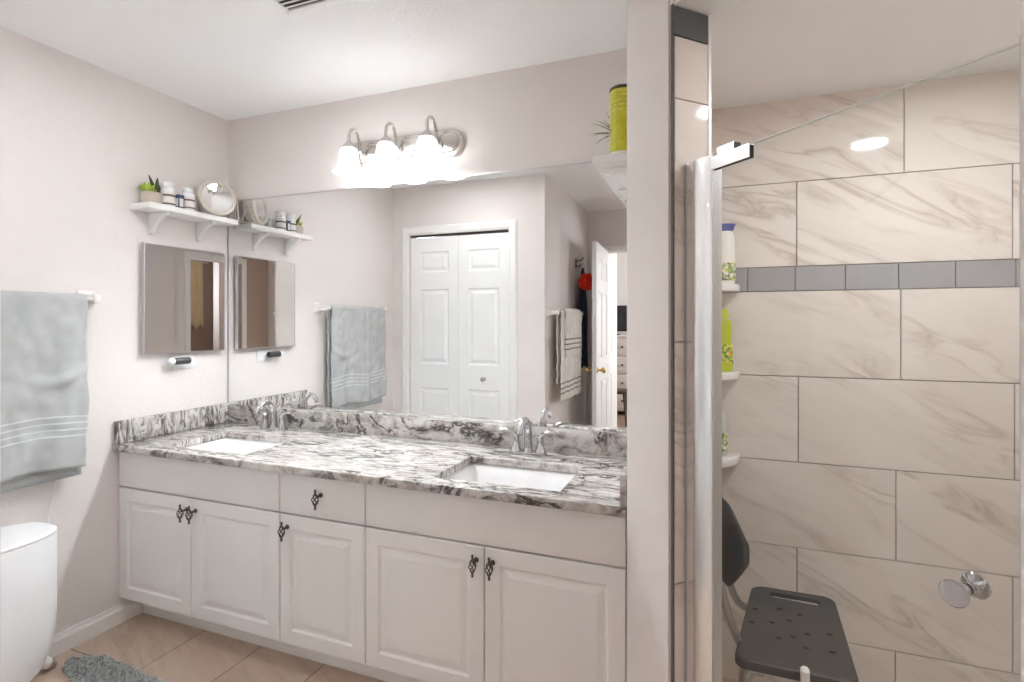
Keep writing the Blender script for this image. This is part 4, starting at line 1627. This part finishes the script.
o['kind'] = 'stuff'

# ------------------------------------------------------------------ shower door
ZD0, ZD1 = 0.125, 1.742


def dpt(l, n, z):
    p = Q0 + DD * l + DN * n
    return (p.x, p.y, z)


def dprism(bm, poly, z0, z1):
    add_prism(bm, [dpt(l, n, 0)[:2] for l, n in poly], z0, z1)
    return bm


pt = thing('hinge_post', 'tall polished aluminium post beside the tiled jamb, carrying the glass shower door', 'post', dpt(0.055, 0, 0.12))
bm = new()
arc = [(0.0175 + 0.0855 * k / 14, 0.010 + 0.007 * math.sin(PI * k / 14) ** 0.8) for k in range(15)]
dprism(bm, arc + [(0.103, -0.014), (0.0175, -0.014)], 0.121, 1.748)
obj('curved_face', bm, M['alu'], pt)
bm = new()
dprism(bm, [(0.0105, 0.011), (0.0172, 0.011), (0.0172, -0.014), (0.0105, -0.014)], 0.121, 1.752)
obj('wall_channel', bm, M['alu_dull'], pt)
bm = new()
dprism(bm, [(0.1035, 0.013), (0.108, 0.013), (0.108, -0.014), (0.1035, -0.014)], 0.121, 1.750)
obj('edge_strip', bm, M['alu_dull'], pt)

sd_ = thing('shower_door', 'clear frameless glass shower door with a round knob, set at an angle beside the partition', 'door', dpt(0.385, 0, 0.12))
bm = new()
dprism(bm, [(0.110, 0.004), (0.670, 0.004), (0.670, -0.004), (0.110, -0.004)], ZD0, ZD1)
obj('glass_pane', bm, M['glass'], sd_, flat=True)
kz, kl = 0.942, 0.603
kc = Vector(dpt(kl, 0, kz))
kq = DN.to_track_quat('Z', 'Y').to_matrix().to_4x4()
for s in (1, -1):
    bm = new()
    m_ = Matrix.Translation(kc) @ kq @ (Matrix.Identity(4) if s == 1 else Matrix.Rotation(PI, 4, 'X'))
    add_lathe(bm, [(0.0, 0.0042), (0.0095, 0.0042), (0.0095, 0.0075), (0.0070, 0.009), (0.0066, 0.014), (0.0078, 0.0155), (0.0066, 0.0175), (0.0085, 0.022), (0.016, 0.0255), (0.0195, 0.028), (0.020, 0.031), (0.018, 0.0335), (0.0, 0.034)], 36, m_)
    obj('knob', bm, M['chrome'], sd_)
# clamp channels that hold the top corner of the pane to the post
bm = new()
dprism(bm, [(0.1085, 0.022), (0.219, 0.022), (0.219, 0.0195), (0.111, 0.0195), (0.111, 0.0075), (0.219, 0.0075), (0.219, 0.0045), (0.1085, 0.0045)], 1.709, 1.739)
obj('clamp_channel', bm, M['alu'], sd_, flat=True)
bm = new()
dprism(bm, [(0.112, 0.0194), (0.2165, 0.0194), (0.2165, 0.0076), (0.112, 0.0076)], 1.711, 1.737)  # dark fill paints the shade inside the hollow channel
obj('clamp_hollow_shade', bm, M['dark_gap'], sd_, flat=True, label='dark painted shade of the hollow channel')
bm = new()
dprism(bm, [(0.1085, 0.003), (0.160, 0.003), (0.160, -0.017), (0.1085, -0.017)], 1.7435, 1.764)
obj('top_channel', bm, M['alu'], sd_, flat=True)
bm = new()
dprism(bm, [(0.1602, 0.002), (0.1625, 0.002), (0.1625, -0.016), (0.1602, -0.016)], 1.745, 1.7625)  # dark cap paints the shaded open end of the top channel
obj('channel_end_shade', bm, M['dark_gap'], sd_, flat=True)
bm = new()
dprism(bm, [(0.165, 0.004), (0.670, 0.004), (0.670, -0.004), (0.165, -0.004)], 1.7421, 1.7436)  # pale strip paints the bright line of light along the glass edge
obj('edge_glint', bm, M['glass_edge'], sd_, flat=True)
bm = new()
dprism(bm, [(0.671, 0.008), (0.684, 0.008), (0.684, -0.008), (0.671, -0.008)], 0.121, 1.752)
o = obj('strike_channel', bm, M['alu_dull'])
tag(o, 'slim aluminium strike channel on the right side of the shower door', 'channel')

# ------------------------------------------------------------------ shower shelves and bottles
XS = P3[0] + 0.0085
for nm, zt2, lab in (('top', 1.488, 'top white quarter-round corner shelf in the shower, under the blue-capped bottle'),
                     ('mid', 1.172, 'middle white quarter-round corner shelf in the shower, under the yellow-green bottle'),
                     ('low', 0.866, 'lowest white quarter-round corner shelf in the shower, above the dark chair')):
    t = thing('corner_shelf', lab, 'shelf', (XS, -0.0005, zt2 - 0.026), 0, 'shower corner shelves')
    bm = new()
    r0 = 0.190
    arc = [(XS + r0 * math.cos(a), -0.0005 - r0 * math.sin(a)) for a in [PI / 2 * k / 14 for k in range(15)]]
    add_prism(bm, [(XS, -0.0005)] + arc, zt2 - 0.026, zt2, bev=0.004)
    obj('ceramic_shelf', bm, M['ceramic'], t)


def oval_bottle(name, label, cx, cy, z, prof, mats, labels=(), ratio=0.6, rz=0.0):
    t = thing(name, label, 'bottle', (cx, cy, z), rz)
    for pn_, pr, mk in prof:
        bm = new()
        add_lathe(bm, pr, 28, Matrix.Translation((cx, cy, z)) @ Matrix.Rotation(rz, 4, 'Z') @ Matrix.Diagonal((1, ratio, 1, 1)))
        obj(pn_, bm, M[mk], t)
    return t


oval_bottle('lotion_bottle', 'white bottle with a blue cap on the top corner shelf of the shower', 2.482, -0.062, 1.4885,
            [('body', [(0.0, 0.0), (0.040, 0.0), (0.043, 0.005), (0.044, 0.10), (0.041, 0.17), (0.034, 0.190), (0.0, 0.190)], 'white_bottle'),
             ('cap', [(0.0, 0.1905), (0.036, 0.1905), (0.043, 0.210), (0.046, 0.2155), (0.0, 0.2165)], 'cap_blue'),
             ('label_print', [(0.0435, 0.012), (0.0447, 0.012), (0.0450, 0.075), (0.0437, 0.075)], 'green_label')], None)
oval_bottle('shampoo_bottle', 'yellow-green bottle with an orange label on the middle corner shelf of the shower', 2.478, -0.060, 1.1725,
            [('body', [(0.0, 0.0), (0.036, 0.0), (0.039, 0.006), (0.040, 0.06), (0.036, 0.12), (0.038, 0.16), (0.033, 0.185), (0.0, 0.187)], 'green_bottle'),
             ('label_print', [(0.0402, 0.030), (0.0412, 0.030), (0.0410, 0.065), (0.0385, 0.100), (0.0375, 0.100)], 'orange_label'),
             ('cap', [(0.0, 0.1875), (0.024, 0.1875), (0.026, 0.194), (0.024, 0.225), (0.0, 0.227)], 'green_bottle')], None)
oval_bottle('wash_bottle', 'cloudy white bottle with a green label on the lowest corner shelf of the shower', 2.462, -0.062, 0.8665,
            [('body', [(0.0, 0.0), (0.034, 0.0), (0.037, 0.006), (0.038, 0.09), (0.034, 0.14), (0.018, 0.165), (0.016, 0.175), (0.0, 0.175)], 'clear_bottle'),
             ('label_print', [(0.0375, 0.018), (0.0388, 0.018), (0.0388, 0.085), (0.0375, 0.085)], 'green_label'),
             ('cap', [(0.0, 0.1755), (0.017, 0.1755), (0.018, 0.180), (0.016, 0.215), (0.0, 0.217)], 'white_bottle')], None)

# ------------------------------------------------------------------ shower chair
sc = thing('shower_chair', 'dark grey plastic shower chair with a holed seat and metal legs in the shower', 'chair', (2.665, -0.37, FZ))
SEZ = 0.452
bm = new()
# seat outline: nearly rectangular, ends slightly narrower; with a hand slot and drain holes
outer = []
sx0, sx1, sy0, sy1 = 2.494, 2.784, -0.598, -0.140


def seat_outline(off, r=0.035):
    pts = rrect(sx0 + off, sx1 - off, sy0 + off, sy1 - off, r, 6)
    out = []
    for x, y in pts:
        t = (y - sy0) / (sy1 - sy0)
        xm = 2.655 + 0.055 * t * 0.9
        w = 1.0 - 0.16 * max(0, (t - 0.35) / 0.65) ** 1.2
        out.append((xm + (x - 2.646) * w, y))
    return out


seat_holes = []
for (hx_, hy_) in ((2.575, -0.31), (2.645, -0.285), (2.70, -0.30), (2.615, -0.375), (2.665, -0.345), (2.560, -0.395), (2.705, -0.405), (2.765, -0.385), (2.625, -0.455), (2.665, -0.435), (2.690, -0.480), (2.755, -0.475)):
    seat_holes.append([(hx_ + 0.0095 * math.cos(2 * PI * k / 10), hy_ + 0.0065 * math.sin(2 * PI * k / 10)) for k in range(10)])
slot = rrect(2.628, 2.775, -0.214, -0.178, 0.017, 5)
slot = [(x - 0.002 + (y + 0.19) * 0.1, y - 0.06 * (x - 2.70)) for x, y in slot]
holes = seat_holes + [slot]


def plate_with_holes(bm, outline, holes, z0, z1):
    """flat plate with through holes, triangulated between the outlines"""
    t = bmesh.new()
    for z, rev in ((z1, False), (z0, True)):
        edges = []
        for loop_ in [outline] + holes:
            vs = [t.verts.new((x, y, z)) for x, y in loop_]
            for k in range(len(vs)):
                edges.append(t.edges.new((vs[k], vs[(k + 1) % len(vs)])))
        bmesh.ops.triangle_fill(t, edges=edges, use_beauty=True)
    for loop_ in [outline] + holes:
        a = [t.verts.new((x, y, z0)) for x, y in loop_]
        b = [t.verts.new((x, y, z1)) for x, y in loop_]
        for k in range(len(a)):
            j = (k + 1) % len(a)
            t.faces.new((a[k], a[j], b[j], b[k]))
    bmesh.ops.remove_doubles(t, verts=t.verts[:], dist=1e-6)
    bmesh.ops.recalc_face_normals(t, faces=t.faces[:])
    merge(bm, t)


ol = seat_outline(0.007)
plate_with_holes(bm, ol, holes, SEZ - 0.012, SEZ)
# rounded rim that wraps down around the seat
rings = []
for off, z in ((0.007, SEZ), (0.002, SEZ - 0.003), (0.0, SEZ - 0.010), (0.0, SEZ - 0.024), (0.006, SEZ - 0.028), (0.010, SEZ - 0.024), (0.010, SEZ - 0.012)):
    rings.append([(x, y, z) for x, y in seat_outline(off)])
loft(bm, rings, cap0=False, cap1=False)
obj('seat', bm, M['plastic_grey'], sc, angle=35)
# backrest: a curved shell whose ends wrap forward
bm = new()
rings = []
for i in range(33):
    t = -1 + 2 * i / 32
    y = -0.372 + 0.228 * math.sin(t * 1.25) / math.sin(1.25)
    x = 2.462 + (0.072 if t < 0 else 0.012) * abs(t) ** 2.2
    e = max(0.0, (abs(t) - 0.62) / 0.38)
    zt3 = 0.850 - 0.085 * e ** 1.6
    zb3 = 0.615 + 0.085 * e ** 1.5
    nx = Vector((1, -0.9 * math.copysign(abs(t) ** 1.2, t), 0)).normalized() * 0.011
    zm = (zt3 + zb3) / 2
    hh = (zt3 - zb3) / 2
    ring = []
    for k in range(16):
        a = 2 * PI * k / 16
        ca, sa = math.cos(a), math.sin(a)
        zz = zm + hh * math.copysign(abs(sa) ** 0.5, sa)
        o_ = nx * ca
        ring.append((x + o_.x, y + o_.y, zz))
    rings.append(ring)
loft(bm, rings)
obj('backrest', bm, M['plastic_grey'], sc, angle=60)
for yb in (-0.50, -0.24):
    bm = new()
    add_tube(bm, smooth_path([(2.468, yb, 0.66), (2.476, yb, 0.575), (2.505, yb, 0.48), (2.535, yb, 0.425), (2.60, yb, 0.408)], 6), 0.0115, 12)
    obj('back_tube', bm, M['tube_metal'], sc)
for (lx, ly, fx, fy) in ((2.545, -0.555, 2.505, -0.615), (2.755, -0.560, 2.795, -0.615), (2.575, -0.185, 2.535, -0.135), (2.765, -0.185, 2.805, -0.125)):
    bm = new()
    add_tube(bm, smooth_path([(lx + (2.66 - lx) * 0.3, ly, 0.405), (lx, ly, 0.398), (lx + (fx - lx) * 0.25, ly + (fy - ly) * 0.25, 0.34), (fx, fy, FZ + 0.018)], 5), 0.0115, 12)
    lg = obj('leg', bm, M['tube_metal'], sc)
    bm = new()
    add_lathe(bm, [(0.0, 0.0), (0.020, 0.0), (0.019, 0.010), (0.0145, 0.030), (0.0, 0.030)], 16, Matrix.Translation((fx, fy, FZ - 0.0015)))
    obj('rubber_tip', bm, M['plastic_grey'], lg)
bm = new()
add_tube(bm, smooth_path([(2.672, -0.632, FZ + 0.001), (2.670, -0.628, 0.25), (2.668, -0.624, 0.452), (2.668, -0.622, 0.470)], 6), [0.011] * 17 + [0.009, 0.004], 14)
o = obj('brush_handle', bm, M['ceramic'])
tag(o, 'pale round-ended brush handle standing just in front of the dark shower seat', 'brush')

# ------------------------------------------------------------------ lamps, added fill light and vent
rl_ = thing('recessed_light', 'round recessed light in the shower ceiling, reflected in the tiles', 'lamp', (3.10, -0.64, SZ))
bm = new()
add_lathe(bm, [(0.085, -0.0005), (0.085, -0.006), (0.076, -0.009), (0.0625, -0.006), (0.0625, -0.0005)], 40, Matrix.Translation((3.10, -0.64, SZ)), close=False)
obj('trim_ring', bm, M['shelf_white'], rl_)
bm = new()
add_lathe(bm, [(0.0, -0.0045), (0.062, -0.0045), (0.062, -0.0008), (0.0, -0.0008)], 32, Matrix.Translation((3.10, -0.64, SZ)))
obj('lens', bm, M['lens'], rl_)

rl_ = thing('recessed_light', 'added fill light shaped as a round recessed can in the unseen ceiling', 'lamp', (0.85, -1.01, CZ))  # added out of view to even out the light on cabinets and floor
bm = new()
add_lathe(bm, [(0.088, -0.0005), (0.088, -0.006), (0.080, -0.009), (0.072, -0.006), (0.072, -0.0005)], 40, Matrix.Translation((0.85, -1.01, CZ)), close=False)
obj('trim_ring', bm, M['shelf_white'], rl_)
bm = new()
add_lathe(bm, [(0.0, -0.0045), (0.0715, -0.0045), (0.0715, -0.0008), (0.0, -0.0008)], 32, Matrix.Translation((0.85, -1.01, CZ)))
obj('lens', bm, M['lens_fill'], rl_)

cv = thing('ceiling_vent', 'white slatted air vent in the ceiling above the counter', 'vent', (1.18, -0.83, CZ))
vx0, vx1, vy0, vy1 = 1.05, 1.34, -0.98, -0.665
bm = new()
for a, b, c, d in ((vx0, vx1, vy0, vy0 + 0.022), (vx0, vx1, vy1 - 0.022, vy1), (vx0, vx0 + 0.022, vy0 + 0.022, vy1 - 0.022), (vx1 - 0.022, vx1, vy0 + 0.022, vy1 - 0.022)):
    add_box(bm, a, b, c, d, CZ - 0.008, CZ - 0.0005, 0.002)
obj('frame', bm, M['white_trim'], cv)
bm = new()
add_box(bm, vx0 + 0.022, vx1 - 0.022, vy0 + 0.022, vy1 - 0.022, CZ - 0.0012, CZ - 0.0005)  # flat dark sheet paints the shade behind the slats
obj('duct_shade', bm, M['dark_gap'], cv)
y = vy0 + 0.032
while y < vy1 - 0.026:
    bm = new()
    add_box(bm, vx0 + 0.0225, vx1 - 0.0225, -0.0075, 0.0075, -0.0012, 0.0012, mat=Matrix.Translation((0, y, CZ - 0.0055)) @ Matrix.Rotation(0.45, 4, 'X'))
    obj('slat', bm, M['white_trim'], cv, flat=True)
    y += 0.0205

# ------------------------------------------------------------------ seen through the doorways
dr = thing('dresser', 'pale chest of drawers in the bedroom, seen in the mirror through the passage doorway', 'dresser', (0.95, -5.7, FZ))
bm = new()
add_box(bm, 0.35, 1.55, -5.98, -5.52, FZ + 0.06, 1.14, 0.006)
add_box(bm, 0.33, 1.57, -5.985, -5.50, 1.14, 1.17, 0.005)
obj('body', bm, M['furn_white'], dr)
for k in range(4):
    for s in range(2):
        bm = new()
        a = 0.375 + s * 0.58
        add_box(bm, a, a + 0.565, -5.518, -5.502, 0.115 + k * 0.255, 0.355 + k * 0.255, 0.004)
        q = obj('drawer', bm, M['furn_white'], dr)
        bm = new()
        add_lathe(bm, [(0.008, 0.0), (0.007, 0.012), (0.016, 0.02), (0.012, 0.028), (0.0, 0.03)], 14, Matrix.Translation((a + 0.2825, -5.5015, 0.235 + k * 0.255)) @ Matrix.Rotation(-PI / 2, 4, 'X'))
        obj('knob', bm, M['dark_wood'], q)
tv = thing('television', 'black flat television on the pale dresser, seen in the mirror', 'television', (0.98, -5.72, 1.17))
bm = new()
add_box(bm, 0.50, 1.46, -5.745, -5.70, 1.22, 1.60, 0.008)
obj('screen', bm, M['tv'], tv)
bm = new()
add_box(bm, 0.93, 1.03, -5.74, -5.71, 1.18, 1.24)
add_box(bm, 0.80, 1.16, -5.80, -5.62, 1.171, 1.185, 0.004)
obj('stand', bm, M['tv'], tv)
st = thing('stool', 'dark wooden stool on the bedroom floor, seen in the mirror through the doorway', 'stool', (1.32, -4.75, FZ))
bm = new()
add_lathe(bm, [(0.0, 0.42), (0.15, 0.42), (0.165, 0.43), (0.165, 0.455), (0.15, 0.465), (0.0, 0.465)], 28, Matrix.Translation((1.32, -4.75, FZ)))
obj('seat', bm, M['dark_wood'], st)
for k in range(4):
    a = PI / 4 + k * PI / 2
    bm = new()
    add_tube(bm, [(1.32 + 0.09 * math.cos(a), -4.75 + 0.09 * math.sin(a), FZ + 0.42), (1.32 + 0.15 * math.cos(a), -4.75 + 0.15 * math.sin(a), FZ)], [0.016, 0.012], 10)
    obj('leg', bm, M['dark_wood'], st)

# curtain at the toilet room window
cu = thing('curtain', 'gathered cream curtain at the toilet room window, seen in the small mirror', 'curtain', (4.10, -2.9, 2.15))
bm = new()
rod_x = 4.095
ng = 60
top, bot = [], []
rows_ = []
for j in range(24):
    t = j / 23
    r = []
    for i in range(ng + 1):
        u = i / ng
        y = -2.78 - 0.34 * u * (1 + 0.04 * t)
        zb_ = 1.22 + 0.10 * abs(math.sin(u * 9))
        z = 2.17 + (zb_ - 2.17) * t
        r.append(bm.verts.new((rod_x + 0.014 * math.sin(u * 44 + t * 0.8) + 0.006 * math.sin(u * 91), y, z)))
    rows_.append(r)
for a, b in zip(rows_, rows_[1:]):
    for i in range(ng):
        bm.faces.new((a[i], a[i + 1], b[i + 1], b[i]))
o = obj('fabric', bm, M['curtain'], cu, angle=180, recalc=False)
md = o.modifiers.new('thickness', 'SOLIDIFY')
md.thickness = 0.003
bm = new()
add_tube(bm, [(rod_x, -2.10, 2.165), (rod_x, -3.20, 2.165)], 0.008, 10)
for yy in (-2.12, -3.18):
    add_tube(bm, [(rod_x, yy, 2.165), (4.1495, yy, 2.165)], 0.006, 8)
obj('rod', bm, M['white_trim'], cu)
